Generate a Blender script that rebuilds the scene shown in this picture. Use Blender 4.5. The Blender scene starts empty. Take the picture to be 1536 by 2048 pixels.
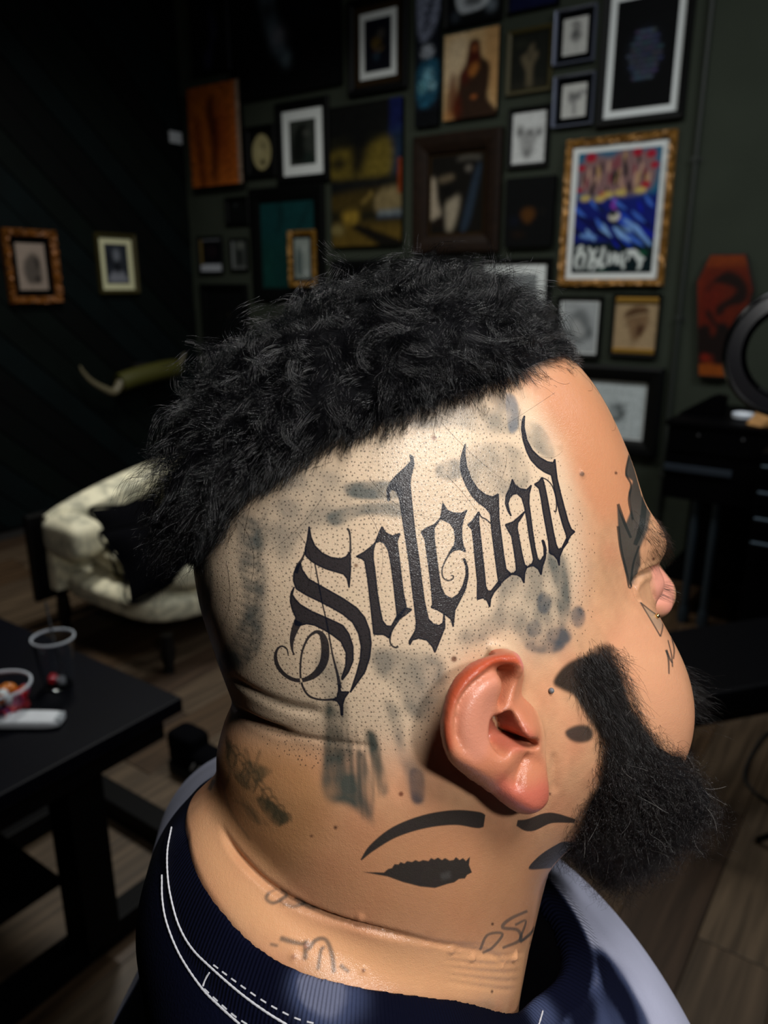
import bpy, bmesh, math, random, time
import numpy as np
from mathutils import Vector, Matrix
from mathutils.bvhtree import BVHTree

T0 = time.time()
S = bpy.context.scene
COL = S.collection

# ------------------------------------------------------------------ camera
PITCH = math.radians(16.43)
FPX = 1540.0
CAM_H = 1.40
cam_data = bpy.data.cameras.new('camera')
cam_data.sensor_fit = 'HORIZONTAL'
cam_data.sensor_width = 36.0
cam_data.lens = 36.0 * FPX / 1536.0
cam_data.clip_start = 0.02
cam_data.clip_end = 40.0
cam_data.dof.use_dof = True
cam_data.dof.focus_distance = 0.30
cam_data.dof.aperture_fstop = 13.5
cam = bpy.data.objects.new('camera', cam_data)
COL.objects.link(cam)
cam.location = (0, 0, CAM_H)
cam.rotation_euler = (math.pi / 2 - PITCH, 0, 0)
S.camera = cam

# ------------------------------------------------------------------ world, lamps, exposure
S.view_settings.view_transform = 'Standard'
S.view_settings.look = 'None'
S.view_settings.exposure = 0.0
S.view_settings.gamma = 1.0
S.view_settings.use_curve_mapping = False
W = bpy.data.worlds.new('world')
S.world = W
W.use_nodes = True
W.node_tree.nodes['Background'].inputs[0].default_value = (0.75, 0.85, 1.0, 1)
W.node_tree.nodes['Background'].inputs[1].default_value = 0.006

def lamp(name, loc, target, size, watts, color=(1, 1, 1), size_y=None, spread=180):
    d = bpy.data.lights.new(name, 'AREA')
    d.shape = 'RECTANGLE' if size_y else 'DISK'
    d.size = size
    if size_y:
        d.size_y = size_y
    d.energy = watts
    d.color = color
    d.spread = math.radians(spread)
    o = bpy.data.objects.new(name, d)
    COL.objects.link(o)
    o.location = loc
    o.rotation_euler = (Vector(target) - Vector(loc)).to_track_quat('-Z', 'Y').to_euler()
    return o

# unseen lamps set for the head: overhead key, scalp highlight, forehead shine
lamp('head_key_lamp', (0.20, 0.02, 1.80), (0.02, 0.28, 1.30), 0.22, 3.8, (1.0, 0.98, 0.95))
lamp('highlight_lamp', (0.46, -0.42, 1.80), (0.02, 0.28, 1.31), 0.12, 5.2, (1.0, 0.99, 0.97))
lamp('forehead_shine_lamp', (0.80, 0.42, 1.86), (0.06, 0.32, 1.30), 0.2, 1.2, (0.97, 0.98, 1.0))
# ceiling lamps of the room
lamp('ceiling_lamp', (0.3, 2.5, 3.2), (0.3, 2.6, 0.0), 0.8, 18, (0.98, 1.0, 0.97))
lamp('ceiling_lamp_back', (-0.9, 3.2, 3.2), (-1.0, 3.4, 0.0), 0.6, 27, (1.0, 0.99, 0.92), spread=140)
lamp('ceiling_lamp_right', (1.9, 1.5, 3.0), (1.4, 2.9, 1.2), 0.8, 15, (0.95, 0.99, 1.0), spread=120)

# ------------------------------------------------------------------ picture <-> place
CT, ST = math.cos(PITCH), math.sin(PITCH)
C_RIGHT = np.array([1.0, 0, 0]); C_UP = np.array([0, ST, CT]); C_FWD = np.array([0, CT, -ST])
EYE = np.array([0, 0, CAM_H])

def ray(px, py):
    return C_RIGHT * ((px - 768.0) / FPX) + C_UP * ((1024.0 - py) / FPX) + C_FWD

def project(P):
    P = np.asarray(P) - EYE
    z = P @ C_FWD
    return 768 + FPX * (P @ C_RIGHT) / z, 1024 - FPX * (P @ C_UP) / z

def on_plane(px, py, point, normal):
    d = ray(px, py)
    n = np.asarray(normal, float)
    t = ((np.asarray(point, float) - EYE) @ n) / (d @ n)
    return EYE + d * t

# the man's head frame: X where he faces, Y to his left, Z to his crown
PSI = math.radians(20)
OZ = 0.35
OX = (860 - 768) / FPX * OZ
OY = (1024 - 1180) / FPX * OZ
F_X = math.cos(PSI) * C_RIGHT + math.sin(PSI) * C_FWD
F_Y = -math.sin(PSI) * C_RIGHT + math.cos(PSI) * C_FWD
F_Z = C_UP.copy()
F_O = EYE + OX * C_RIGHT + OY * C_UP + OZ * C_FWD
F_M = np.stack([F_X, F_Y, F_Z], 1)          # columns

def to_world(P):
    return np.asarray(P) @ F_M.T + F_O

def to_head(P):
    return (np.asarray(P) - F_O) @ F_M

HEAD_MAT = Matrix(((F_X[0], F_Y[0], F_Z[0], F_O[0]), (F_X[1], F_Y[1], F_Z[1], F_O[1]),
                   (F_X[2], F_Y[2], F_Z[2], F_O[2]), (0, 0, 0, 1)))

def head_ray(px, py):
    o = to_head(EYE)
    d = ray(px, py) @ F_M
    return o, d / np.linalg.norm(d)

# ------------------------------------------------------------------ curves in the plane
def smooth_path(pts, n=6, closed=False):
    """Catmull-Rom through pts (any number of columns)"""
    P = np.asarray(pts, float)
    if len(P) < 3:
        return P
    if closed:
        Q = np.vstack([P[-1], P, P[0], P[1]])
        m = len(P)
    else:
        Q = np.vstack([2 * P[0] - P[1], P, 2 * P[-1] - P[-2]])
        m = len(P) - 1
    t = np.linspace(0, 1, n, endpoint=False)[:, None]
    out = []
    for i in range(m):
        a, b, c, d = Q[i], Q[i + 1], Q[i + 2], Q[i + 3]
        out.append(0.5 * ((2 * b) + (c - a) * t + (2 * a - 5 * b + 4 * c - d) * t ** 2 + (3 * b - a - 3 * c + d) * t ** 3))
    out = np.vstack(out)
    if not closed:
        out = np.vstack([out, P[-1:]])
    return out

def ribbon(pts, n=6, smooth=True):
    """outline polygon of a stroke given as (x, y, full width)"""
    P = smooth_path(pts, n) if smooth else np.asarray(pts, float)
    xy, w = P[:, :2], np.maximum(P[:, 2:3], 0.05) * 0.5
    d = np.gradient(xy, axis=0)
    d /= np.linalg.norm(d, axis=1, keepdims=True) + 1e-9
    nrm = np.stack([-d[:, 1], d[:, 0]], 1)
    return np.vstack([xy + nrm * w, (xy - nrm * w)[::-1]])

def densify(P, step=3.0):
    P = np.asarray(P, float)
    out = []
    for a, b in zip(P, np.roll(P, -1, 0)):
        k = max(1, int(np.linalg.norm(b - a) / step))
        out.append(a + (b - a) * (np.arange(k) / k)[:, None])
    return np.vstack(out)

# ------------------------------------------------------------------ a small painter for printed and inked pictures
def blur1(a, r, axis):
    k = int(r) * 2 + 1
    if k < 3:
        return a
    pad = [(0, 0)] * a.ndim
    pad[axis] = (k // 2 + 1, k // 2)
    c = np.cumsum(np.pad(a, pad, mode='edge'), axis=axis, dtype=np.float64)
    sl1 = [slice(None)] * a.ndim; sl0 = [slice(None)] * a.ndim
    sl1[axis] = slice(k, None); sl0[axis] = slice(0, -k)
    return ((c[tuple(sl1)] - c[tuple(sl0)]) / k).astype(np.float32)

def blur(a, r):
    for _ in range(2):
        a = blur1(blur1(a, r, 0), r, 1)
    return a

class Canvas:
    """rows go down, x to the right, colours linear"""
    def __init__(s, w, h, color=(1, 1, 1)):
        s.w, s.h = w, h
        s.a = np.empty((h, w, 3), np.float32)
        s.a[:] = color
    def mask(s, poly, soft=0):
        P = np.asarray(poly, float)
        pad = int(soft * 3) + 2
        x0 = max(int(P[:, 0].min()) - pad, 0); x1 = min(int(P[:, 0].max()) + pad + 2, s.w)
        y0 = max(int(P[:, 1].min()) - pad, 0); y1 = min(int(P[:, 1].max()) + pad + 2, s.h)
        if x1 <= x0 or y1 <= y0:
            return None
        ss = 3
        W, H = x1 - x0, y1 - y0
        A, B = P, np.roll(P, -1, 0)
        keep = A[:, 1] != B[:, 1]
        A, B = A[keep], B[keep]
        ylo = np.minimum(A[:, 1], B[:, 1]); yhi = np.maximum(A[:, 1], B[:, 1])
        sl = (B[:, 0] - A[:, 0]) / (B[:, 1] - A[:, 1])
        acc = np.zeros((H, W + 2), np.float32)
        for r in range(H):
            for k in range(ss):
                y = y0 + r + (k + .5) / ss
                m = (ylo <= y) & (yhi > y)
                if not m.any():
                    continue
                xs = np.sort(A[m, 0] + (y - A[m, 1]) * sl[m]) - x0
                xs = np.clip(xs, 0, W)
                xi = xs.astype(int); fr = xs - xi
                sg = np.where(np.arange(len(xs)) % 2 == 0, 1.0, -1.0)
                np.add.at(acc[r], xi, sg * (1 - fr))
                np.add.at(acc[r], xi + 1, sg * fr)
        m = np.clip(np.cumsum(acc, 1)[:, :W] / ss, 0, 1).astype(np.float32)
        if soft >= 1:
            m = blur(m, soft)
        return m, slice(y0, y1), slice(x0, x1)
    def fill(s, poly, color, alpha=1.0, soft=0, tex=None):
        r = s.mask(poly, soft)
        if r is None:
            return
        m, sy, sx = r
        m = m * alpha
        if tex is not None:
            m = m * tex[sy, sx]
        m = m[..., None]
        s.a[sy, sx] = s.a[sy, sx] * (1 - m) + np.asarray(color, np.float32) * m
    def stroke(s, pts, color, alpha=1.0, soft=0, n=6):
        s.fill(ribbon(pts, n), color, alpha, soft)
    def oval(s, cx, cy, rx, ry, color, alpha=1.0, soft=0, rot=0):
        t = np.linspace(0, 2 * np.pi, 40, endpoint=False)
        x, y = rx * np.cos(t), ry * np.sin(t)
        cr, sr = math.cos(rot), math.sin(rot)
        s.fill(np.stack([cx + x * cr - y * sr, cy + x * sr + y * cr], 1), color, alpha, soft)
    def rect(s, x0, y0, x1, y1, color, alpha=1.0, soft=0):
        s.fill([(x0, y0), (x1, y0), (x1, y1), (x0, y1)], color, alpha, soft)
    def grain(s, amount, r=1, seed=0, box=None):
        rng = np.random.default_rng(seed)
        n = rng.normal(size=(s.h, s.w)).astype(np.float32)
        if r:
            n = blur(n, r); n /= n.std() + 1e-9
        s.a *= np.clip(1 + amount * n, 0.05, 3)[..., None]
    def image(s, name):
        im = bpy.data.images.new(name, s.w, s.h, alpha=False)
        im.colorspace_settings.name = 'sRGB'
        c = np.clip(s.a[::-1], 0, 1)
        c = np.where(c <= .0031308, c * 12.92, 1.055 * np.power(np.maximum(c, 1e-6), 1 / 2.4) - .055)
        buf = np.ones((s.h, s.w, 4), np.float32)
        buf[..., :3] = c
        im.pixels.foreach_set(buf.ravel())
        im.update()
        im.pack()
        return im

def noise2(h, w, r, seed):
    rng = np.random.default_rng(seed)
    k = max(1, int(r / 2))
    n = rng.normal(size=(h // k + 3, w // k + 3)).astype(np.float32)
    n = blur(n, 1)
    n = np.repeat(np.repeat(n, k, 0), k, 1)[:h, :w]
    n = blur(n, max(1, k // 2))
    return n / (n.std() + 1e-9)

def lin(r, g, b):
    f = lambda c: (c / 255 / 12.92) if c <= 10 else ((c / 255 + .055) / 1.055) ** 2.4
    return (f(r), f(g), f(b))

# ------------------------------------------------------------------ materials
MATS = {}
def mat(name, color=(.8, .8, .8), rough=.5, metal=0.0, spec=.5, noise=None, bump=None, trans=0.0, coat=0.0, sheen=0.0, ior=1.45):
    """principled material; noise=(scale, amount) varies the colour, bump=(scale, strength)"""
    if name in MATS:
        return MATS[name]
    m = bpy.data.materials.new(name)
    m.use_nodes = True
    nt = m.node_tree
    b = nt.nodes['Principled BSDF']
    b.inputs['Base Color'].default_value = (*color, 1)
    b.inputs['Roughness'].default_value = rough
    b.inputs['Metallic'].default_value = metal
    b.inputs['Specular IOR Level'].default_value = spec
    b.inputs['Transmission Weight'].default_value = trans
    b.inputs['Coat Weight'].default_value = coat
    b.inputs['Sheen Weight'].default_value = sheen
    b.inputs['IOR'].default_value = ior
    if noise or bump:
        tc = nt.nodes.new('ShaderNodeTexCoord')
    if noise:
        n = nt.nodes.new('ShaderNodeTexNoise')
        n.inputs['Scale'].default_value = noise[0]
        n.inputs['Detail'].default_value = 5
        r = nt.nodes.new('ShaderNodeValToRGB')
        r.color_ramp.elements[0].position = .3
        r.color_ramp.elements[1].position = .7
        r.color_ramp.elements[0].color = (*[c * (1 - noise[1]) for c in color], 1)
        r.color_ramp.elements[1].color = (*[min(1, c * (1 + noise[1])) for c in color], 1)
        nt.links.new(tc.outputs['Object'], n.inputs['Vector'])
        nt.links.new(n.outputs['Fac'], r.inputs['Fac'])
        nt.links.new(r.outputs['Color'], b.inputs['Base Color'])
    if bump:
        n = nt.nodes.new('ShaderNodeTexNoise')
        n.inputs['Scale'].default_value = bump[0]
        n.inputs['Detail'].default_value = 3
        u = nt.nodes.new('ShaderNodeBump')
        u.inputs['Strength'].default_value = bump[1]
        u.inputs['Distance'].default_value = .003
        nt.links.new(tc.outputs['Object'], n.inputs['Vector'])
        nt.links.new(n.outputs['Fac'], u.inputs['Height'])
        nt.links.new(u.outputs['Normal'], b.inputs['Normal'])
    MATS[name] = m
    return m

def image_mat(name, image, rough=.6, spec=.3):
    m = bpy.data.materials.new(name)
    m.use_nodes = True
    nt = m.node_tree
    b = nt.nodes['Principled BSDF']
    t = nt.nodes.new('ShaderNodeTexImage')
    t.image = image
    t.extension = 'EXTEND'
    nt.links.new(t.outputs['Color'], b.inputs['Base Color'])
    b.inputs['Roughness'].default_value = rough
    b.inputs['Specular IOR Level'].default_value = spec
    return m

# ------------------------------------------------------------------ objects
def put(name, data, parent=None, **props):
    o = bpy.data.objects.new(name, data)
    COL.objects.link(o)
    if parent is not None:
        o.parent = parent
    for k, v in props.items():
        o[k] = v
    return o

def thing(name, label, category, loc=(0, 0, 0), rot=(0, 0, 0), group=None):
    o = put(name, None, label=label, category=category)
    o.empty_display_size = .05
    o.location = loc
    o.rotation_euler = rot
    if group:
        o['group'] = group
    return o

def mesh_np(name, V, faces, material=None, smooth=False):
    me = bpy.data.meshes.new(name)
    me.from_pydata([tuple(v) for v in V], [], [tuple(f) for f in faces])
    if smooth:
        me.polygons.foreach_set('use_smooth', np.ones(len(me.polygons), bool))
    if material:
        me.materials.append(material)
    me.update()
    return me

class MB:
    """collects simple solids into one mesh"""
    def __init__(s):
        s.bm = bmesh.new()
    def box(s, x0, x1, y0, y1, z0, z1, bevel=0.0, M=None):
        bm = s.bm
        vs = [bm.verts.new((x, y, z)) for x in (x0, x1) for y in (y0, y1) for z in (z0, z1)]
        idx = [(0, 1, 3, 2), (4, 6, 7, 5), (0, 4, 5, 1), (2, 3, 7, 6), (0, 2, 6, 4), (1, 5, 7, 3)]
        fs = [bm.faces.new([vs[i] for i in f]) for f in idx]
        if M is not None:
            bmesh.ops.transform(bm, matrix=M, verts=vs)
        if bevel:
            es = list({e for f in fs for e in f.edges})
            bmesh.ops.bevel(bm, geom=es, offset=bevel, segments=2, affect='EDGES', profile=.6)
        return s
    def lathe(s, prof, seg=24, M=None, close=False):
        bm = s.bm
        rings = []
        allv = []
        for r, z in prof:
            if r < 1e-6:
                v = bm.verts.new((0, 0, z)); rings.append([v]); allv.append(v)
            else:
                R = [bm.verts.new((r * math.cos(2 * math.pi * i / seg), r * math.sin(2 * math.pi * i / seg), z)) for i in range(seg)]
                rings.append(R); allv += R
        pairs = list(zip(rings, rings[1:]))
        if close:
            pairs.append((rings[-1], rings[0]))
        for a, b in pairs:
            for i in range(seg):
                j = (i + 1) % seg
                if len(a) == 1 and len(b) > 1:
                    bm.faces.new((a[0], b[j], b[i]))
                elif len(b) == 1 and len(a) > 1:
                    bm.faces.new((a[i], a[j], b[0]))
                elif len(a) > 1:
                    bm.faces.new((a[i], a[j], b[j], b[i]))
        if M is not None:
            bmesh.ops.transform(bm, matrix=M, verts=allv)
        return s
    def tube(s, pts, radius, seg=8, closed=False, caps=True):
        P = np.asarray(pts, float)
        R = np.broadcast_to(np.asarray(radius, float), (len(P),))
        n = len(P)
        T = np.gradient(P, axis=0) if not closed else np.roll(P, -1, 0) - np.roll(P, 1, 0)
        T /= np.linalg.norm(T, axis=1, keepdims=True) + 1e-12
        up = np.array([0, 0, 1.0])
        if abs(T[0] @ up) > .9:
            up = np.array([1.0, 0, 0])
        rings = []
        u = np.cross(T[0], up)
        for i in range(n):
            u = u - T[i] * (u @ T[i]); u /= np.linalg.norm(u) + 1e-12
            v = np.cross(T[i], u)
            rings.append([s.bm.verts.new(P[i] + R[i] * (u * math.cos(2 * math.pi * k / seg) + v * math.sin(2 * math.pi * k / seg))) for k in range(seg)])
        pr = list(zip(rings, rings[1:])) + ([(rings[-1], rings[0])] if closed else [])
        for a, b in pr:
            for k in range(seg):
                l = (k + 1) % seg
                s.bm.faces.new((a[k], a[l], b[l], b[k]))
        if caps and not closed:
            s.bm.faces.new(rings[0][::-1]); s.bm.faces.new(rings[-1])
        return s
    def prism(s, poly, z0, z1, M=None, bevel=0):
        bm = s.bm
        a = [bm.verts.new((x, y, z0)) for x, y in poly]
        b = [bm.verts.new((x, y, z1)) for x, y in poly]
        fs = [bm.faces.new(a[::-1]), bm.faces.new(b)]
        n = len(a)
        for i in range(n):
            j = (i + 1) % n
            fs.append(bm.faces.new((a[i], a[j], b[j], b[i])))
        if M is not None:
            bmesh.ops.transform(bm, matrix=M, verts=a + b)
        if bevel:
            bmesh.ops.bevel(bm, geom=list({e for f in fs for e in f.edges}), offset=bevel, segments=2, affect='EDGES')
        return s
    def mesh(s, name, material=None, smooth=False):
        bmesh.ops.recalc_face_normals(s.bm, faces=s.bm.faces)
        me = bpy.data.meshes.new(name)
        s.bm.to_mesh(me)
        s.bm.free()
        if smooth:
            me.polygons.foreach_set('use_smooth', np.ones(len(me.polygons), bool))
            try:
                me.set_sharp_from_angle(angle=math.radians(40))
            except Exception:
                pass
        if material:
            me.materials.append(material)
        return me
    def build(s, name, material=None, parent=None, smooth=False, **props):
        return put(name, s.mesh(name, material, smooth), parent, **props)

# ------------------------------------------------------------------ implicit bodies
def table(zs, vals, n=400):
    """monotone-ish cubic table of vals over rising zs"""
    zs = np.asarray(zs, float); v = np.asarray(vals, float)
    d = np.diff(v) / np.diff(zs)
    m = np.empty_like(v); m[0] = d[0]; m[-1] = d[-1]
    m[1:-1] = np.where(d[1:] * d[:-1] > 0, 2 * d[1:] * d[:-1] / (d[1:] + d[:-1] + 1e-12), 0)
    q = np.linspace(zs[0], zs[-1], n)
    i = np.clip(np.searchsorted(zs, q) - 1, 0, len(zs) - 2)
    h = zs[i + 1] - zs[i]; t = (q - zs[i]) / h
    r = ((2 * t ** 3 - 3 * t ** 2 + 1) * v[i] + (t ** 3 - 2 * t ** 2 + t) * h * m[i] + (-2 * t ** 3 + 3 * t ** 2) * v[i + 1] + (t ** 3 - t ** 2) * h * m[i + 1])
    return q, r

def smin(a, b, k):
    h = np.maximum(k - np.abs(a - b), 0) / k
    return np.minimum(a, b) - h * h * k * .25

def capsule(p, a, b, ra, rb):
    a = np.asarray(a); b = np.asarray(b)
    ab = b - a
    t = np.clip(((p - a) @ ab) / (ab @ ab), 0, 1)
    return np.linalg.norm(p - a - t[:, None] * ab, axis=1) - (ra + (rb - ra) * t)

def ellipsoid(p, c, r, R=None):
    q = p - np.asarray(c)
    if R is not None:
        q = q @ R
    r = np.asarray(r)
    k0 = np.linalg.norm(q / r, axis=1)
    k1 = np.linalg.norm(q / (r * r), axis=1)
    return k0 * (k0 - 1) / (k1 + 1e-9)

def surface_net(f, lo, hi, h, n=8, safety=1.5):
    lo = np.asarray(lo, float)
    bs = n * h
    nb = np.ceil((np.asarray(hi) - lo) / bs).astype(int)
    g = np.stack(np.meshgrid(*[np.arange(k) for k in nb], indexing='ij'), -1).reshape(-1, 3)
    c = lo + (g + .5) * bs
    fc = np.concatenate([f(c[i:i + 400000]) for i in range(0, len(c), 400000)])
    act = g[np.abs(fc) < bs * .866 * safety]
    NX = int(nb.max() * n + 4)
    off = np.stack(np.meshgrid(*[np.arange(n + 1)] * 3, indexing='ij'), -1).reshape(-1, 3)
    corners = np.array([(i, j, k) for i in (0, 1) for j in (0, 1) for k in (0, 1)])
    edges = [(a, b) for a in range(8) for b in range(a + 1, 8) if np.abs(corners[a] - corners[b]).sum() == 1]
    keys, verts, quads = [], [], []
    key = lambda q: (q[:, 0].astype(np.int64) * NX + q[:, 1]) * NX + q[:, 2]
    for s0 in range(0, len(act), 600):
        blk = act[s0:s0 + 600]
        gi = blk[:, None, :] * n + off[None]
        V = f((lo + gi.reshape(-1, 3) * h)).reshape(len(blk), n + 1, n + 1, n + 1)
        inside = V < 0
        cnt = np.zeros((len(blk), n, n, n), np.int8)
        for a in corners:
            cnt += inside[:, a[0]:n + a[0], a[1]:n + a[1], a[2]:n + a[2]]
        sel = np.argwhere((cnt > 0) & (cnt < 8))
        if len(sel):
            b, ijk = sel[:, 0], sel[:, 1:]
            cv = np.stack([V[b, ijk[:, 0] + a[0], ijk[:, 1] + a[1], ijk[:, 2] + a[2]] for a in corners], 1)
            acc = np.zeros((len(sel), 3)); num = np.zeros(len(sel))
            for a, e in edges:
                va, ve = cv[:, a], cv[:, e]
                m = (va < 0) != (ve < 0)
                t = np.where(m, va / (va - ve + 1e-30), 0)
                acc += m[:, None] * (corners[a] + t[:, None] * (corners[e] - corners[a])); num += m
            base = blk[b] * n + ijk
            keys.append(key(base)); verts.append(lo + (base + acc / num[:, None]) * h)
        for ax in range(3):
            A = inside[:, :n, :n, :n]
            sl = [slice(0, n)] * 3; sl[ax] = slice(1, n + 1)
            B = inside[(slice(None), *sl)]
            e = np.argwhere(A != B)
            if not len(e):
                continue
            base = blk[e[:, 0]] * n + e[:, 1:]
            u, v = [(1, 2), (2, 0), (0, 1)][ax]
            du = np.zeros(3, int); du[u] = 1; dv = np.zeros(3, int); dv[v] = 1
            q = np.stack([key(base), key(base - du), key(base - du - dv), key(base - dv)], 1)
            fl = A[e[:, 0], e[:, 1], e[:, 2], e[:, 3]]
            q[~fl] = q[~fl][:, ::-1]
            quads.append(q)
    keys = np.concatenate(keys); verts = np.concatenate(verts); quads = np.concatenate(quads)
    o = np.argsort(keys); keys = keys[o]; verts = verts[o]
    idx = np.clip(np.searchsorted(keys, quads), 0, len(keys) - 1)
    ok = (keys[idx] == quads).all(1)
    idx = idx[ok]
    for it in range(2):
        v0 = f(verts); e = h * .4
        G = np.stack([f(verts + np.eye(3)[a] * e) - f(verts - np.eye(3)[a] * e) for a in range(3)], 1) / (2 * e)
        st = (v0 / np.maximum((G * G).sum(1), .05))[:, None] * G
        ln = np.linalg.norm(st, axis=1, keepdims=True)
        verts = verts - st * np.minimum(1, h * .6 / (ln + 1e-12))
    return verts, idx

def net_mesh(name, V, Q, material=None):
    me = bpy.data.meshes.new(name)
    me.vertices.add(len(V)); me.vertices.foreach_set('co', np.asarray(V, np.float32).ravel())
    me.loops.add(len(Q) * 4); me.loops.foreach_set('vertex_index', np.asarray(Q, np.int32).ravel())
    me.polygons.add(len(Q))
    me.polygons.foreach_set('loop_start', np.arange(0, len(Q) * 4, 4, dtype=np.int32))
    me.polygons.foreach_set('use_smooth', np.ones(len(Q), bool))
    me.update(calc_edges=True)
    me.validate()
    if material:
        me.materials.append(material)
    return me

def vertex_normals(V, Q):
    n = np.cross(V[Q[:, 2]] - V[Q[:, 0]], V[Q[:, 3]] - V[Q[:, 1]])
    N = np.zeros_like(V)
    for k in range(4):
        for a in range(3):
            N[:, a] += np.bincount(Q[:, k], n[:, a], len(V))
    return N / (np.linalg.norm(N, axis=1, keepdims=True) + 1e-12)

def path_dist(p, path):
    """distance of points p to a polyline, and the position 0..1 along it"""
    path = np.asarray(path, float)
    best = np.full(len(p), 1e9); tt = np.zeros(len(p))
    m = len(path) - 1
    for i in range(m):
        a, ab = path[i], path[i + 1] - path[i]
        t = np.clip(((p - a) @ ab) / (ab @ ab + 1e-18), 0, 1)
        d = np.linalg.norm(p - a - t[:, None] * ab, axis=1)
        u = d < best
        best[u] = d[u]; tt[u] = (i + t[u]) / m
    return best, tt

def in_poly(x, y, poly):
    P = np.asarray(poly, float); r = np.zeros(len(x), bool)
    for a, b in zip(P, np.roll(P, -1, 0)):
        if a[1] == b[1]:
            continue
        c = (a[1] > y) != (b[1] > y)
        r ^= c & (x < (b[0] - a[0]) * (y - a[1]) / (b[1] - a[1]) + a[0])
    return r

def poly_dist(p, poly):
    """signed distance, positive inside"""
    P = np.asarray(poly, float)
    d, _ = path_dist(p, np.vstack([P, P[:1]]))
    return np.where(in_poly(p[:, 0], p[:, 1], P), d, -d)

def sstep(a, b, x):
    t = np.clip((x - a) / (b - a), 0, 1)
    return t * t * (3 - 2 * t)

# ------------------------------------------------------------------ the room
CORNER = np.array([-1.347, 5.634, 0.0])
E_B = np.array([.8166, -.5772, 0.0]); N_B = np.array([-.5772, -.8166, 0.0])     # along the picture wall, and out of it
E_L = -N_B.copy(); N_L = E_B.copy()                                            # along the boarded wall towards the corner, and out of it
UPV = np.array([0, 0, 1.0])
ROOM_B, ROOM_L, ROOM_H = 7.2, 6.2, 3.6

def frame_matrix(origin, ex, ey, ez):
    return Matrix(((ex[0], ey[0], ez[0], origin[0]), (ex[1], ey[1], ez[1], origin[1]), (ex[2], ey[2], ez[2], origin[2]), (0, 0, 0, 1)))

MAT_B = frame_matrix(CORNER, E_B, UPV, N_B)
MAT_L = frame_matrix(CORNER, E_L, UPV, N_L)      # x runs 0 at the corner, negative towards the camera side

def on_wall(px, py, off=0.0, left=False):
    ex, n = (E_L, N_L) if left else (E_B, N_B)
    P = on_plane(px, py, CORNER + n * off, n)
    return float((P - CORNER) @ ex), float(P[2])

PAINT = mat('wall_paint', lin(47, 52, 44), .85, spec=.1, noise=(3, .10), bump=(60, .15))
DARKP = mat('dark_paint', lin(24, 28, 26), .8, spec=.2, noise=(3, .1))
def wall(name, M, x0, x1, z0, z1, material, thick=.12):
    b = MB().box(x0, x1, z0, z1, -thick, 0)
    o = b.build(name, material, None, kind='structure')
    o.matrix_world = M
    return o
wall('wall_back', MAT_B, -.12, ROOM_B, 0, ROOM_H, PAINT)
wl = wall('wall_left', MAT_L, -ROOM_L, 0, 0, ROOM_H, mat('board_gap', lin(3, 5, 5), .9))
M_far = frame_matrix(CORNER + N_B * ROOM_L, -E_B, UPV, -N_B)
wall('wall_front', M_far, -ROOM_B, .12, 0, ROOM_H, DARKP)
M_rt = frame_matrix(CORNER + E_B * ROOM_B, -E_L, UPV, -N_L)
wall('wall_right', M_rt, -.12, ROOM_L + .12, 0, ROOM_H, PAINT)
M_floor = frame_matrix(CORNER, E_B, N_B, np.array([0, 0, -1.0]))
fl = put('floor', MB().box(-.12, ROOM_B + .12, -.12, ROOM_L + .12, .012, .10).mesh('floor', mat('floor_gap', lin(16, 12, 9), .9)), kind='structure')
fl.matrix_world = M_floor
ce = put('ceiling', MB().box(-.12, ROOM_B + .12, -.12, ROOM_L + .12, -ROOM_H - .1, -ROOM_H).mesh('ceiling', DARKP), kind='structure')
ce.matrix_world = M_floor

# floor boards run out from the picture wall
def plank_mat(name, base, seed):
    m = bpy.data.materials.new(name); m.use_nodes = True
    nt = m.node_tree; b = nt.nodes['Principled BSDF']
    tc = nt.nodes.new('ShaderNodeTexCoord'); mp = nt.nodes.new('ShaderNodeMapping')
    mp.inputs['Scale'].default_value = (26, 1.6, 10); mp.inputs['Location'].default_value = (seed * 3.1, seed * 1.7, 0)
    n1 = nt.nodes.new('ShaderNodeTexNoise'); n1.inputs['Scale'].default_value = 1.6; n1.inputs['Detail'].default_value = 6; n1.inputs['Distortion'].default_value = .6
    r = nt.nodes.new('ShaderNodeValToRGB')
    r.color_ramp.elements[0].position = .32; r.color_ramp.elements[1].position = .70
    r.color_ramp.elements[0].color = (*[c * .50 for c in base], 1); r.color_ramp.elements[1].color = (*[c * 1.35 for c in base], 1)
    bp = nt.nodes.new('ShaderNodeBump'); bp.inputs['Strength'].default_value = .2; bp.inputs['Distance'].default_value = .002
    nt.links.new(tc.outputs['Object'], mp.inputs['Vector']); nt.links.new(mp.outputs[0], n1.inputs['Vector'])
    nt.links.new(n1.outputs['Fac'], r.inputs['Fac']); nt.links.new(r.outputs['Color'], b.inputs['Base Color'])
    nt.links.new(n1.outputs['Fac'], bp.inputs['Height']); nt.links.new(bp.outputs['Normal'], b.inputs['Normal'])
    b.inputs['Roughness'].default_value = .42; b.inputs['Specular IOR Level'].default_value = .35
    return m
PLK = [plank_mat('floor_board_%s' % k, lin(*c), i) for i, (k, c) in enumerate([('grey', (78, 64, 50)), ('brown', (70, 53, 37)), ('pale', (88, 73, 57)), ('umber', (58, 44, 33))])]
rr = random.Random(4)
PW, PL = .165, 1.25
plank_meshes = []
for mm_ in PLK:
    plank_meshes.append(MB().box(.0012, PW - .0012, .0015, PL - .0015, -.0, .012, .0012).mesh('plank', mm_))
nrow = int(5.4 / PW)
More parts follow.
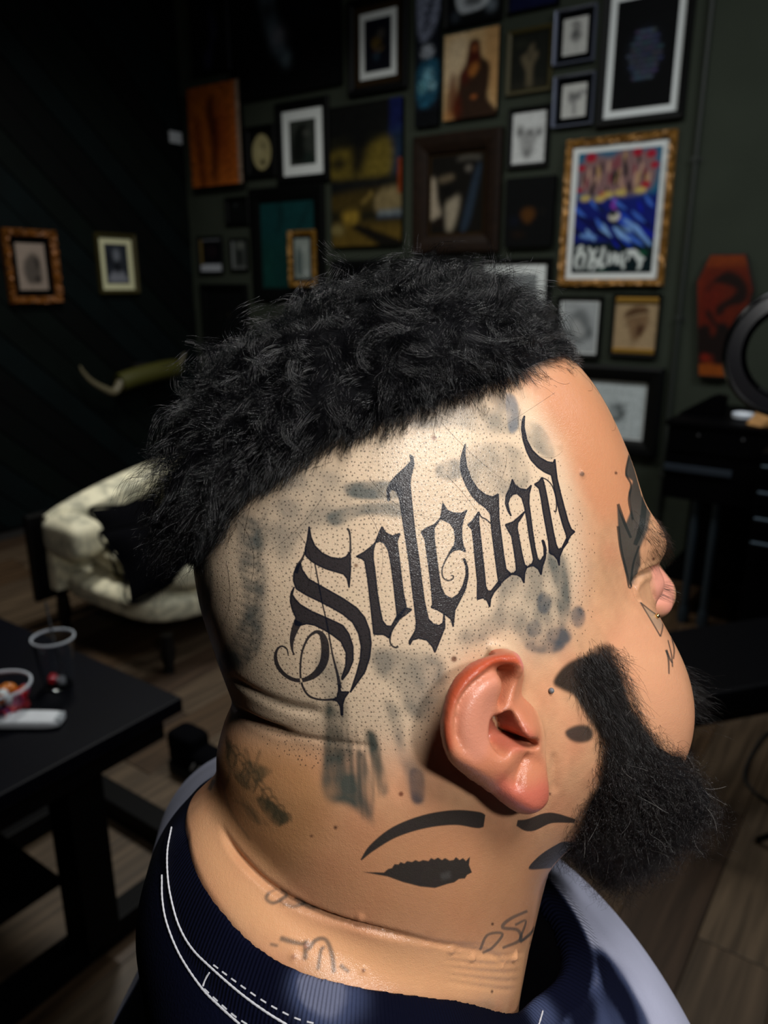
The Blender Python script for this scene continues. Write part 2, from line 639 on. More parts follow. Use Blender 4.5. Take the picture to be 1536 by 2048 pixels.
for r in range(1, nrow):
    y = -rr.random() * PL
    while y < ROOM_L - .2:
        y0, y1 = max(y, 0.0), min(y + PL, ROOM_L)
        s = PW * r
        c = CORNER + E_B * (s + PW / 2) + N_B * ((y0 + y1) / 2)
        q = c - EYE
        zc = q @ C_FWD
        vis = zc > .2 and abs(q @ C_RIGHT) / zc < .95 and (q @ C_UP) / zc > -1.05
        if vis and y1 - y0 > .08:
            k = rr.randrange(4)
            o = put('plank', plank_meshes[k], fl)
            o.matrix_parent_inverse = Matrix.Identity(4)
            o.matrix_local = Matrix.Translation((s, y0, 0)) @ Matrix.Diagonal((1, (y1 - y0) / PL, 1, 1))
        y += PL
# boards set on the diagonal over the left wall
BRD = [mat('diagonal_board_%s' % k, lin(*c), .7, spec=.12, noise=(5, .25), bump=(30, .2)) for k, c in (('green', (4, 10, 8)), ('teal', (4, 12, 13)), ('black', (2, 4, 4)))]
BW = .15
th_b = math.radians(-43)
dr, nr = np.array([math.cos(th_b), math.sin(th_b)]), np.array([-math.sin(th_b), math.cos(th_b)])
def clip_half(poly, n, d):
    out = []
    for a, b in zip(poly, poly[1:] + poly[:1]):
        da, db = a @ n - d, b @ n - d
        if da <= 0:
            out.append(a)
        if (da < 0) != (db < 0) and da != db:
            out.append(a + (b - a) * (da / (da - db)))
    return out
rect = [np.array(v, float) for v in ((-3.6, 0.012), (-.002, 0.012), (-.002, ROOM_H - .01), (-3.6, ROOM_H - .01))]
i0 = int(math.floor(min(v @ nr for v in rect) / BW)); i1 = int(math.ceil(max(v @ nr for v in rect) / BW))
for i in range(i0, i1):
    p = clip_half(clip_half(rect, nr, (i + 1) * BW - .0035), -nr, -(i * BW + .0035))
    if len(p) >= 3:
        o = MB().prism([tuple(v) for v in p], 0, .014 + .003 * (i % 3), None, .0025).build('board', BRD[(i * 2 + i // 3) % 3], wl)
        o.matrix_parent_inverse = Matrix.Identity(4)

# ------------------------------------------------------------------ pictures on the walls
def art_canvas(w, h, base):
    W_ = 240
    return Canvas(W_, max(40, int(W_ * h / w)), base)

def paint_ops(c, ops):
    for q in ops:
        k = q[0]
        if k == 'o':
            _, x, y, rx, ry, col, al, so = q[:8]
            c.oval(x * c.w, y * c.h, rx * c.w, ry * c.h, lin(*col), al, so * c.w, q[8] if len(q) > 8 else 0)
        elif k == 'r':
            _, x0, y0, x1, y1, col, al, so = q
            c.rect(x0 * c.w, y0 * c.h, x1 * c.w, y1 * c.h, lin(*col), al, so * c.w)
        elif k == 'p':
            _, pts, col, al, so = q
            c.fill([(x * c.w, y * c.h) for x, y in smooth_path(pts, 5, True)], lin(*col), al, so * c.w)
        elif k == 'P':
            _, pts, col, al, so = q
            c.fill([(x * c.w, y * c.h) for x, y in pts], lin(*col), al, so * c.w)
        elif k == 's':
            _, pts, col, al, so = q
            c.stroke([(x * c.w, y * c.h, w * c.w) for x, y, w in pts], lin(*col), al, so * c.w)
        elif k == 'g':
            c.grain(q[1], q[2], q[3])

def scribble(seed, x0, y0, x1, y1, n, col, w, al=.6, so=.004):
    r = random.Random(seed); out = []
    for _ in range(n):
        x, y = r.uniform(x0, x1), r.uniform(y0, y1)
        a = r.uniform(0, 6.28); L = r.uniform(.05, .2)
        out.append(('s', [(x, y, w * .4), (x + L * math.cos(a) * .5, y + L * math.sin(a) * .35, w), (x + L * math.cos(a + .6), y + L * math.sin(a + .6) * .7, w * .3)], col, al, so))
    return out

def picture_mesh(w, h, z0, z1, material, inset=0):
    """a thin card with the picture on its front"""
    bm = bmesh.new()
    bmesh.ops.create_cube(bm, size=1)
    bmesh.ops.transform(bm, matrix=Matrix.Translation((0, 0, (z0 + z1) / 2)) @ Matrix.Diagonal((w, h, z1 - z0, 1)), verts=bm.verts)
    uv = bm.loops.layers.uv.new('picture')
    for f in bm.faces:
        for l in f.loops:
            l[uv].uv = (l.vert.co.x / w + .5, l.vert.co.y / h + .5)
    me = bpy.data.meshes.new('print')
    bm.to_mesh(me); bm.free()
    me.materials.append(material)
    return me

def moulding(w, h, bar, depth, ornate=0, round_=.35):
    """mitred frame: the profile carried round the rectangle"""
    prof = [(0, 0), (0, depth * .75), (bar * .18, depth), (bar * .55, depth * (.92 if not ornate else .8)), (bar * .85, depth * .72), (bar, depth * .5), (bar, 0)]
    bm = bmesh.new()
    n = 1 if not ornate else 26
    corners = [(-w / 2, -h / 2), (w / 2, -h / 2), (w / 2, h / 2), (-w / 2, h / 2)]
    rings = []
    r = random.Random(ornate)
    for a in range(4):
        (x0, y0), (x1, y1) = corners[a], corners[(a + 1) % 4]
        L = math.hypot(x1 - x0, y1 - y0)
        tx, ty = (x1 - x0) / L, (y1 - y0) / L
        nx, ny = -ty, tx
        for k in range(n):
            ring = []
            for i, (u, z) in enumerate(prof):
                t = u + (L - 2 * u) * (k / n)
                zz = z
                if ornate and k and 0 < i < 6:
                    zz = z * (1 + .28 * r.uniform(-1, 1))
                ring.append(bm.verts.new((x0 + tx * t + nx * u, y0 + ty * t + ny * u, zz)))
            rings.append(ring)
    for a, b in zip(rings, rings[1:] + rings[:1]):
        for i in range(len(prof) - 1):
            bm.faces.new((a[i], b[i], b[i + 1], a[i + 1]))
    bmesh.ops.recalc_face_normals(bm, faces=bm.faces)
    me = bpy.data.meshes.new('frame')
    bm.to_mesh(me); bm.free()
    return me

WOODS = {
    'black': mat('black_frame', lin(4, 5, 5), .5, spec=.15),
    'brown': mat('brown_frame', lin(26, 15, 8), .55, spec=.15, noise=(30, .3)),
    'gold': mat('gilt_frame', lin(132, 92, 38), .38, .35, noise=(60, .55)),
    'darkgold': mat('dark_gilt_frame', lin(120, 84, 20), .45, .3, noise=(70, .6)),
    'redgold': mat('red_gilt_frame', lin(112, 66, 18), .45, .25, noise=(50, .5)),
    'silver': mat('silver_frame', lin(120, 126, 146), .3, .6),
    'olive': mat('olive_frame', lin(56, 50, 20), .5, .2),
}
PAPER = mat('mat_board', lin(206, 210, 210), .9, spec=.1)
CREAM = mat('cream_mat_board', lin(204, 202, 166), .9, spec=.1)
BLACKB = mat('black_mat_board', lin(3, 4, 5), .9, spec=.05)
BROWNB = mat('brown_mat_board', lin(38, 26, 10), .9, spec=.1)
ART = [0]

def picture(label, box, style, bar, mats, base, ops, left=False, depth=.022, ornate=0, gap=.001, grain=(.10, 2), category='picture', group='pictures hung on the back wall', name='framed_picture'):
    """box = (left, right, top, bottom) in the photograph at mid height / mid width; mats = [(margin fraction of width, material), ...]"""
    xl, xr, yt, yb = box
    ym, xm = (yt + yb) / 2, (xl + xr) / 2
    off = depth + gap
    s0, _ = on_wall(xl, ym, off, left); s1, _ = on_wall(xr, ym, off, left)
    _, z1 = on_wall(xm, yt, off, left); _, z0 = on_wall(xm, yb, off, left)
    w, h = s1 - s0, z1 - z0
    ex, n = (E_L, N_L) if left else (E_B, N_B)
    t = thing(name, label, category, group=group)
    t.matrix_world = frame_matrix(CORNER + ex * ((s0 + s1) / 2) + n * (gap + (.02 if left else 0)) + UPV * ((z0 + z1) / 2), ex, UPV, n)
    iw, ih = w, h
    z = .004
    if style:
        b = bar * w
        put('frame', moulding(w, h, b, depth, ornate), t).data.materials.append(WOODS[style])
        iw, ih = w - 2 * b * .92, h - 2 * b * .92
        put('backing', MB().box(-w / 2 + b * .5, w / 2 - b * .5, -h / 2 + b * .5, h / 2 - b * .5, 0, .003).mesh('backing', BLACKB), t)
        for m_, mm__ in mats:
            put('mat', MB().box(-iw / 2, iw / 2, -ih / 2, ih / 2, z, z + .0022).mesh('mat', mm__), t)
            iw, ih = iw - 2 * m_ * w, ih - 2 * m_ * w * (1 if not isinstance(m_, tuple) else 1)
            z += .0026
    else:
        z = depth - .001
        put('canvas', MB().box(-w / 2, w / 2, -h / 2, h / 2, 0, depth - .001, .002).mesh('canvas', BLACKB), t)
    c = art_canvas(iw, ih, lin(*base))
    paint_ops(c, ops)
    c.grain(grain[0], grain[1], ART[0])
    ART[0] += 1
    m = image_mat('print_%d' % ART[0], c.image('print_%d' % ART[0]), .7, .08)
    put('print', picture_mesh(iw, ih, z, z + .0015, m), t)
    return t

K_, G_ = (8, 9, 10), (120, 124, 122)
picture('large black canvas with a pale bony face, second from the corner at the top', (460, 679, -64, 187), None, 0, [], (5, 6, 7),
        [('p', [(.27, .0), (.33, .35), (.40, .62), (.48, .72), (.55, .74), (.52, .6), (.46, .55), (.47, .4), (.42, .3), (.48, .1), (.45, .0)], (70, 82, 92), .8, .03), ('o', .46, .52, .06, .06, (120, 120, 130), .7, .04), ('o', .37, .3, .05, .06, (9, 12, 14), .9, .03), ('o', .53, .72, .04, .05, (96, 112, 120), .6, .03), ('o', .7, .36, .14, .05, (18, 22, 34), .5, .06)], depth=.03)
picture('narrow black canvas with dim violet blots, nearest the corner at the top', (380, 457, -80, 148), None, 0, [], (6, 7, 9),
        [('p', [(.5, .4), (.62, .5), (.7, .62), (.55, .75), (.5, .92), (.35, .95), (.3, .82), (.5, .7)], (40, 40, 66), .7, .05), ('r', .93, 0, 1, 1, (46, 48, 56), .8, .01)], depth=.03)
picture('dark brown frame round a white-bordered flower painting', (692, 811, -14, 184), 'black', .10, [(.10, BROWNB), (.085, PAPER)], (10, 12, 22),
        [('o', .45, .45, .2, .1, (88, 70, 26), .7, .06), ('o', .62, .3, .16, .1, (70, 66, 60), .6, .06), ('s', [(.3, .5, .05), (.55, .62, .06), (.75, .55, .04)], (110, 90, 50), .7, .03), ('o', .45, .7, .12, .1, (40, 60, 74), .7, .06), ('o', .4, .62, .1, .05, (60, 30, 20), .6, .04)], depth=.035)
picture('tall narrow canvas of blue and grey cloudy paint', (831, 879, -24, 253), None, 0, [], (12, 16, 24),
        [('p', [(.1, 0), (.9, 0), (.95, .2), (.6, .35), (.2, .36), (.05, .2)], (112, 118, 138), .8, .06), ('s', [(.8, .02, .1), (.5, .18, .16), (.3, .3, .1)], (50, 54, 70), .8, .05), ('o', .5, .45, .28, .05, (140, 146, 156), .9, .06), ('p', [(.15, .55), (.9, .52), (.95, .75), (.5, .86), (.1, .8)], (24, 70, 92), .9, .08), ('o', .55, .62, .22, .05, (110, 160, 176), .7, .08), ('o', .3, .7, .18, .05, (90, 140, 150), .7, .06), ('o', .7, .7, .18, .04, (120, 160, 170), .6, .06), ('r', 0, .88, 1, 1, (5, 7, 10), .95, .05)], grain=(.35, 5))
picture('black print with a white sheet and pale smudges above the woman painting', (886, 1004, -66, 50), 'black', .06, [], (9, 11, 13),
        [('p', [(.2, .3), (.8, .3), (.78, .68), (.45, .78), (.22, .72)], (170, 176, 182), .9, .02), ('o', .5, .55, .18, .12, (20, 22, 26), .8, .04), ('o', .85, .72, .1, .12, (110, 120, 130), .8, .05), ('o', .16, .82, .08, .1, (60, 68, 78), .7, .05)])
picture('deep blue panel cut off by the top edge of the picture wall', (1014, 1119, -80, 19), 'black', .05, [], (10, 14, 44), [('o', .6, .6, .25, .1, (30, 50, 110), .6, .08)])
picture('canvas of a standing long-haired figure in a dark red robe on cream', (888, 995, 62, 235), None, 0, [], (176, 146, 104),
        [('p', [(.05, .1), (.45, .05), (.4, .4), (.2, .6), (.04, .6)], (196, 178, 150), .6, .08), ('p', [(.75, .0), (1, 0), (1, .9), (.8, .6)], (150, 106, 58), .6, .07),
         ('p', [(.45, .24), (.48, .12), (.58, .1), (.66, .14), (.7, .3), (.85, .4), (.86, .6), (.84, .8), (1, 1), (.22, 1), (.28, .62), (.3, .48), (.4, .38)], (26, 8, 6), .97, .025),
         ('p', [(.45, .3), (.5, .14), (.6, .12), (.66, .2), (.66, .36), (.55, .42), (.45, .4)], (64, 18, 10), .9, .03), ('o', .57, .2, .05, .04, (150, 90, 50), .7, .03), ('p', [(.48, .42), (.6, .36), (.66, .42), (.56, .52), (.48, .5)], (150, 92, 40), .8, .03), ('o', .58, .76, .06, .025, (150, 84, 40), .8, .02),
         ('p', [(.06, .95), (.12, .5), (.22, .45), (.26, .6), (.34, .95)], (74, 22, 6), .85, .05), ('o', .4, .5, .08, .1, (90, 18, 10), .5, .05), ('o', .08, .95, .12, .06, (150, 100, 50), .6, .05)], depth=.025)
picture('small olive-edged frame with a pale raised hand on black', (1012, 1103, 53, 186), 'olive', .09, [], (22, 24, 20),
        [('p', [(.42, .95), (.42, .7), (.3, .5), (.28, .4), (.42, .36), (.5, .24), (.6, .2), (.58, .36), (.68, .34), (.7, .44), (.6, .56), (.58, .75), (.6, .95)], (98, 88, 68), .8, .04), ('o', .5, .42, .08, .1, (50, 46, 36), .6, .04), ('o', .25, .18, .2, .06, (40, 42, 32), .6, .06), ('r', 0, .86, 1, 1, (40, 38, 30), .5, .08)])
picture('small silver-edged frame with a grey drawn bird-like head, upper of the pair', (1107, 1188, 13, 125), 'silver', .055, [(.15, BLACKB)], (176, 176, 172),
        [('p', [(.3, .5), (.4, .3), (.35, .2), (.5, .1), (.7, .2), (.72, .4), (.8, .5), (.65, .65), (.4, .64)], (84, 84, 84), .7, .05), ('o', .5, .45, .16, .1, (40, 40, 42), .6, .05), ('s', [(.3, .2, .03), (.5, .1, .04), (.75, .25, .03)], (60, 60, 60), .7, .02), ('s', [(.55, .65, .06), (.55, .8, .05), (.6, .9, .03)], (120, 120, 118), .6, .03)], depth=.03)
picture('small silver-edged frame with a grey antlered drawing, lower of the pair', (1105, 1185, 147, 251), 'silver', .055, [(.15, BLACKB)], (176, 176, 172),
        [('p', [(.25, .3), (.35, .2), (.5, .35), (.7, .2), (.85, .25), (.8, .45), (.6, .55), (.6, .9), (.45, .9), (.42, .6), (.25, .5)], (90, 90, 92), .7, .05), ('o', .5, .35, .2, .1, (56, 56, 58), .6, .06), ('s', [(.9, .2, .06), (.95, .35, .06)], (20, 20, 24), .9, .02), ('s', [(.2, .8, .02), (.3, .5, .03)], (80, 80, 80), .6, .02)], depth=.03)
cone = []
_r = random.Random(6)
for j in range(9):
    for i in range(7):
        x = .5 + (i - 3 + .5 * (j % 2)) * .085 * (1 - abs(j - 4.2) / 8.5); y = .3 + j * .052
        cone.append(('p', [(x - .05, y), (x, y + .028), (x + .05, y), (x, y - .012)], (58 + _r.randrange(22), 64 + _r.randrange(22), 84 + _r.randrange(20)), .55, .012))
picture('big black frame with a wide white mount and a dim blue-grey cone on black', (1198, 1379, -44, 244), 'black', .085, [(.085, PAPER)], (7, 8, 10), [('o', .5, .5, .30, .24, (24, 28, 38), .6, .06)] + cone, depth=.03)
picture('orange canvas with a dim dark standing figure, beside the corner', (378, 481, 167, 371), None, 0, [], (150, 82, 28),
        [('p', [(.1, 0), (.9, 0), (.95, 1), (.1, 1)], (128, 62, 18), .5, .1), ('p', [(.42, .12), (.52, .12), (.53, .26), (.6, .4), (.58, .7), (.5, .95), (.4, .95), (.42, .6), (.36, .3)], (40, 10, 4), .9, .05), ('p', [(.12, .3), (.24, .35), (.3, .95), (.16, .95)], (54, 12, 4), .8, .06), ('p', [(.6, .25), (.78, .3), (.75, .9), (.6, .7)], (84, 16, 6), .6, .1), ('o', .24, .22, .08, .06, (150, 84, 16), .5, .06), ('r', .93, 0, 1, 1, (120, 112, 100), .8, .015), ('r', 0, 0, .06, 1, (30, 12, 4), .5, .04)], depth=.03, grain=(.15, 3), gap=.032)
t13 = picture('small black frame with a cream oval opening', (489, 549, 250, 356), 'black', .12, [], (8, 8, 8),
        [('o', .52, .5, .40, .42, (150, 140, 100), .95, .02), ('o', .6, .36, .1, .08, (60, 56, 40), .6, .06), ('o', .56, .74, .1, .07, (12, 12, 10), .9, .03), ('o', .4, .5, .12, .1, (180, 170, 130), .5, .08)])
picture('black frame with a wide white mount round a small dark portrait', (550, 656, 198, 367), 'black', .12, [(.145, PAPER)], (46, 50, 46),
        [('p', [(.1, .9), (.15, .4), (.35, .15), (.6, .1), (.7, .3), (.55, .5), (.6, .9)], (10, 14, 12), .9, .05), ('o', .65, .3, .12, .07, (90, 92, 86), .6, .06), ('p', [(.5, .95), (.7, .7), (.9, .8), (.95, .98)], (22, 34, 30), .8, .05)])
picture('tall canvas of an olive and gold abstract landscape with a blue strip', (662, 803, 204, 491), None, 0, [], (20, 20, 12),
        [('r', 0, 0, 1, .22, (9, 10, 10), .9, .03), ('r', .84, 0, 1, .25, (14, 22, 66), .95, .02), ('r', .84, .2, 1, .5, (24, 40, 62), .8, .05), ('p', [(.0, .33), (.5, .30), (.84, .26), (.84, .5), (.4, .52), (0, .5)], (96, 82, 28), .85, .04), ('p', [(.36, .05), (.5, .1), (.55, .3), (.42, .5), (.3, .45), (.3, .2)], (8, 9, 9), .95, .05), ('o', .12, .40, .12, .05, (12, 12, 10), .9, .04), ('r', 0, .52, .84, .62, (10, 13, 16), .9, .03), ('p', [(.0, .63), (.8, .60), (.84, .72), (.0, .74)], (58, 46, 16), .85, .04), ('p', [(.68, .62), (1, .60), (1, .74), (.66, .76)], (110, 96, 66), .9, .03), ('r', .68, .75, 1, .80, (96, 104, 108), .85, .02), ('r', .66, .79, 1, .815, (28, 42, 60), .9, .01), ('p', [(.16, .76), (.4, .75), (.36, .86), (.22, .86)], (124, 100, 34), .9, .03), ('r', 0, .84, 1, 1, (84, 66, 22), .8, .05), ('P', [(.26, .86), (.4, .84), (1, .97), (1, 1), (.7, 1)], (7, 7, 7), .97, .02), ('o', .08, .88, .1, .03, (120, 110, 70), .8, .04), ('r', .95, .4, 1, .64, (110, 44, 12), .9, .01), ('s', [(.45, .7, .03), (.6, .62, .04)], (120, 100, 50), .8, .02)], depth=.028, grain=(.12, 3))
picture('wide brown frame round a half-lit pale face beside a blue edge', (823, 997, 263, 506), 'brown', .17, [(.045, BROWNB)], (14, 12, 9),
        [('p', [(.0, .3), (.08, .3), (.12, .55), (.2, .74), (.12, .8), (.0, .8)], (146, 134, 116), .9, .03), ('p', [(.3, .62), (.42, .56), (.55, .52), (.54, .7), (.44, .95), (.34, .98), (.3, .85)], (140, 130, 112), .9, .04), ('p', [(.14, .28), (.4, .24), (.44, .3), (.2, .34)], (98, 86, 68), .8, .03), ('o', .33, .45, .14, .07, (8, 7, 6), .9, .03), ('o', .14, .86, .12, .06, (20, 12, 8), .9, .04), ('p', [(.85, .2), (.95, .2), (.75, .9), (.6, .95)], (34, 46, 60), .9, .03), ('s', [(.5, .06, .04), (.7, .04, .06), (.95, .06, .05)], (84, 80, 72), .8, .03), ('o', .72, .18, .06, .04, (110, 104, 96), .7, .03)], depth=.04)
picture('black frame with a grey horned skull drawing on white', (1014, 1097, 212, 335), 'black', .10, [], (188, 190, 190),
        [('p', [(.15, .32), (.2, .2), (.32, .3), (.45, .36), (.6, .32), (.7, .36), (.9, .28), (.85, .45), (.7, .55), (.66, .75), (.55, .9), (.4, .9), (.3, .72), (.22, .5)], (120, 120, 120), .7, .06), ('o', .22, .38, .08, .08, (30, 30, 30), .8, .05), ('o', .52, .4, .06, .06, (40, 40, 40), .8, .04), ('o', .8, .42, .06, .06, (34, 34, 36), .8, .04), ('o', .45, .8, .12, .06, (60, 60, 62), .7, .05)] + scribble(3, .25, .45, .75, .8, 26, (70, 70, 70), .015))
picture('plain black panel with a faint orange glow at its middle', (1010, 1107, 354, 493), None, 0, [], (7, 8, 9),
        [('p', [(.34, .5), (.44, .44), (.6, .46), (.62, .56), (.5, .66), (.38, .6)], (74, 44, 14), .85, .04), ('o', .2, .62, .1, .06, (14, 18, 34), .6, .06), ('o', .3, .82, .16, .05, (28, 16, 8), .7, .05), ('o', .78, .5, .06, .04, (24, 22, 18), .6, .04)], depth=.03)
graf = [('r', 0, .0, 1, .42, (30, 92, 122), .95, .02), ('r', 0, .36, 1, .78, (16, 26, 104), .97, .03), ('r', 0, .74, 1, 1, (12, 26, 30), 1, .02),
        ('p', [(.04, .1), (.18, .02), (.4, .05), (.55, .0), (.72, .02), (.9, .04), (.96, .2), (.9, .32), (.7, .36), (.5, .36), (.25, .36), (.1, .34), (.02, .26)], (120, 92, 92), 1, .03)]
_r = random.Random(12)
for i in range(46):
    x, y = _r.uniform(.06, .9), _r.uniform(.05, .33); a = _r.uniform(-.5, .5)
    graf.append(('s', [(x, y - .05, .012), (x + .02 * a, y, .035), (x + .05 * a, y + .055, .012)], _r.choice([(22, 16, 30), (30, 22, 34), (176, 140, 120), (120, 40, 56), (160, 128, 84), (20, 24, 26)]), .9, .006))
for x, y, q in [(.16, .04, .07), (.72, .03, .06), (.88, .05, .06), (.93, .14, .05), (.05, .12, .05), (.84, .29, .055), (.34, .35, .05), (.04, .30, .04)]:
    graf.append(('o', x, y, q, q * .55, (150, 18, 40), .95, .012))
for x, y in [(.4, .35), (.55, .34), (.3, .38), (.78, .33), (.12, .37)]:
    graf.append(('o', x, y, .07, .025, (190, 168, 90), .9, .015))
for i in range(44):
    x, y = _r.uniform(.02, .95), _r.uniform(.42, .76); a = _r.uniform(.3, 1.2)
    graf.append(('s', [(x - .08 * a, y - .05, .015), (x, y, .05), (x + .1 * a, y + .05, .015)], _r.choice([(16, 28, 150), (10, 12, 60), (60, 100, 190), (24, 60, 170), (120, 160, 210), (8, 10, 40)]), .9, .008))
graf += [('o', .5, .53, .07, .04, (190, 186, 170), .95, .01), ('o', .48, .50, .05, .03, (14, 24, 30), .95, .01), ('s', [(.5, .38, .02), (.47, .44, .05), (.52, .48, .02)], (140, 60, 170), .8, .01),
         ('s', [(.62, .56, .03), (.78, .64, .06), (.97, .78, .03)], (110, 150, 210), .95, .01), ('s', [(.5, .62, .03), (.6, .68, .06), (.72, .74, .03)], (120, 160, 214), .95, .01), ('s', [(.08, .68, .03), (.2, .69, .06), (.3, .70, .02)], (100, 140, 200), .9, .01)]
for k, pts in enumerate([[(.05, .80, .03), (.12, .78, .05), (.05, .90, .05), (.09, .97, .03)], [(.04, .85, .03), (.16, .84, .05), (.14, .97, .03)], [(.2, .78, .03), (.26, .85, .06), (.22, .97, .04)], [(.32, .79, .03), (.26, .88, .04), (.34, .90, .05), (.27, .98, .03)],
                         [(.4, .78, .04), (.37, .94, .05), (.44, .93, .03)], [(.46, .82, .03), (.48, .92, .05), (.54, .84, .04), (.56, .93, .03)], [(.56, .84, .04), (.60, .92, .05), (.64, .84, .04), (.66, .97, .04)], [(.68, .82, .03), (.78, .84, .06), (.86, .92, .05), (.84, .98, .03)], [(.7, .9, .03), (.76, .82, .04), (.9, .9, .05)]]):
    graf.append(('s', pts, (196, 202, 200), .95, .006))
graf += [('o', .88, .84, .05, .02, (20, 90, 60), .8, .02), ('o', .4, .98, .06, .01, (20, 80, 60), .7, .015)]
picture('gilt frame round a bright blue and red graffiti print on white', (1123, 1338, 270, 572), 'gold', .062, [(.062, PAPER)], (40, 60, 90), graf, depth=.03, ornate=7, grain=(.05, 1))
picture('tiny black frame almost lost on the dark wall near the corner', (448, 496, 393, 451), 'black', .12, [], (8, 10, 10), [('o', .4, .2, .08, .08, (50, 54, 56), .8, .04)])
picture('large black frame with a teal green painting', (500, 648, 371, 604), 'black', .14, [], (10, 46, 44),
        [('p', [(0, 0), (1, 0), (1, .4), (.5, .45), (0, .4)], (12, 52, 56), .6, .1), ('s', [(.35, 0, .05), (.4, .2, .08), (.3, .4, .04)], (6, 26, 28), .8, .04), ('s', [(.95, .05, .05), (.8, .2, .06), (.7, .35, .03)], (6, 28, 30), .7, .04), ('s', [(.2, .55, .03), (.12, .75, .05), (.2, .95, .04)], (20, 70, 60), .5, .05), ('o', .8, .95, .12, .03, (24, 90, 74), .7, .05)], depth=.022)
picture('small gilt frame hung in front of the teal painting', (575, 629, 460, 573), 'darkgold', .13, [(.10, BLACKB)], (120, 128, 124),
        [('p', [(.2, .3), (.4, .2), (.5, .5), (.45, .9), (.2, .9), (.1, .6)], (52, 66, 68), .8, .06), ('o', .75, .85, .15, .08, (150, 156, 156), .7, .06), ('o', .65, .25, .2, .1, (140, 146, 142), .6, .08)], depth=.02, gap=.024, ornate=5)
picture('small dark print with a white strip under it, by the corner', (394, 443, 472, 547), 'black', .06, [], (9, 9, 12),
        [('r', 0, 0, 1, .07, (120, 124, 130), .8, .02), ('r', 0, .78, 1, 1, (160, 164, 172), .95, .02), ('r', 0, 0, .12, .8, (100, 84, 44), .9, .02), ('o', .55, .4, .2, .14, (40, 26, 32), .7, .05), ('o', .55, .4, .1, .08, (9, 9, 12), .9, .04)])
picture('small grey print beside the white-stripped one', (458, 493, 476, 541), 'black', .06, [], (60, 64, 62), [('p', [(.3, .4), (.6, .3), (.7, .6), (.6, .9), (.35, .9)], (20, 22, 22), .8, .06), ('r', 0, 0, .14, 1, (120, 124, 124), .7, .03), ('o', .6, .2, .2, .12, (96, 100, 94), .7, .06), ('r', 0, .9, 1, 1, (90, 92, 92), .7, .03)])
picture('black square frame low beside the corner, behind the curls', (402, 495, 568, 712), 'black', .1, [], (7, 9, 9), [('o', .6, .4, .04, .03, (40, 36, 26), .8, .02), ('o', .35, .45, .05, .03, (18, 18, 16), .8, .03)])
picture('wide black picture half hidden behind the top of the hair', (662, 941, 517, 712), 'black', .07, [], (7, 8, 9), [('o', .4, .4, .12, .1, (12, 14, 30), .6, .08)])
picture('white-mounted grey photograph with a dark sloping shape, cut by the hair', (954, 1098, 516, 705), 'black', .075, [(.125, PAPER)], (116, 120, 122),
        [('P', [(0, 0), (.16, 0), (.32, .4), (.4, 1), (0, 1)], (14, 20, 20), .97, .02), ('o', .6, .2, .3, .16, (128, 132, 134), .6, .1), ('o', .7, .6, .14, .1, (60, 64, 66), .7, .08), ('o', .55, .7, .12, .14, (160, 162, 162), .6, .08)])
picture('black frame with a grey pencil portrait of a bearded head', (1109, 1202, 592, 716), 'black', .085, [(.05, PAPER)], (150, 154, 156),
        [('p', [(.25, .3), (.4, .15), (.65, .15), (.82, .35), (.85, .6), (.7, .8), (.45, .85), (.3, .7)], (84, 88, 90), .8, .08), ('p', [(.32, .4), (.45, .34), (.7, .6), (.5, .72), (.36, .6)], (160, 162, 162), .8, .06), ('o', .84, .62, .07, .12, (40, 44, 46), .8, .06), ('r', .1, .05, .5, .08, (110, 112, 114), .6, .02)])
t29 = picture('tan portrait print with brass bars at its top and bottom', (1221, 1318, 588, 714), 'black', .055, [], (150, 128, 98),
        [('p', [(.25, .32), (.4, .18), (.65, .16), (.78, .3), (.78, .5), (.62, .72), (.52, .78), (.42, .7), (.34, .5)], (96, 66, 42), .7, .04), ('p', [(.2, .34), (.4, .2), (.7, .18), (.78, .26), (.5, .34)], (70, 48, 30), .8, .03), ('s', [(.28, .38, .03), (.5, .33, .04), (.75, .29, .03)], (160, 138, 106), .7, .015), ('p', [(.54, .52), (.7, .5), (.66, .64), (.56, .7)], (56, 28, 18), .8, .03), ('s', [(.44, .7, .05), (.48, .82, .05), (.4, .9, .03)], (84, 62, 42), .6, .04)] + scribble(8, .3, .25, .7, .65, 24, (62, 42, 28), .014))
bw_, bh_ = [(v - .0) for v in t29.children[0].dimensions[:2]]
for sg in (1, -1):
    put('brass_bar', MB().box(-bw_ * .455, bw_ * .455, sg * bh_ * .425 - .011, sg * bh_ * .425 + .011, .006, .016, .003).mesh('brass_bar', mat('brass', lin(196, 150, 66), .3, .7)), t29)
picture('heavy black frame with a white sheet and an ink head, beside the forehead', (1138, 1319, 732, 908), 'black', .165, [(.04, PAPER)], (176, 184, 186),
        [('p', [(.4, .5), (.52, .38), (.64, .42), (.68, .6), (.6, .72), (.5, .7)], (28, 38, 38), .85, .05), ('o', .5, .56, .1, .1, (160, 168, 170), .8, .05), ('r', .1, .16, .75, .175, (150, 156, 158), .8, .006), ('r', .1, .22, .75, .23, (156, 162, 164), .8, .006)] + scribble(2, .45, .4, .68, .7, 16, (24, 34, 34), .02), depth=.04)
picture('ornate red-gold frame with a grey coiled drawing, on the boarded wall', (12, 118, 459, 607), 'redgold', .12, [(.12, BLACKB)], (138, 124, 114),
        [('p', [(.2, .5), (.35, .3), (.6, .2), (.78, .4), (.82, .7), (.65, .85), (.3, .85)], (52, 48, 46), .8, .06), ('o', .7, .4, .08, .14, (20, 20, 20), .8, .06), ('o', .68, .78, .12, .08, (24, 22, 22), .8, .05), ('o', .36, .6, .1, .1, (80, 74, 70), .6, .05)], left=True, depth=.04, ornate=9, group='pictures on the boarded wall')
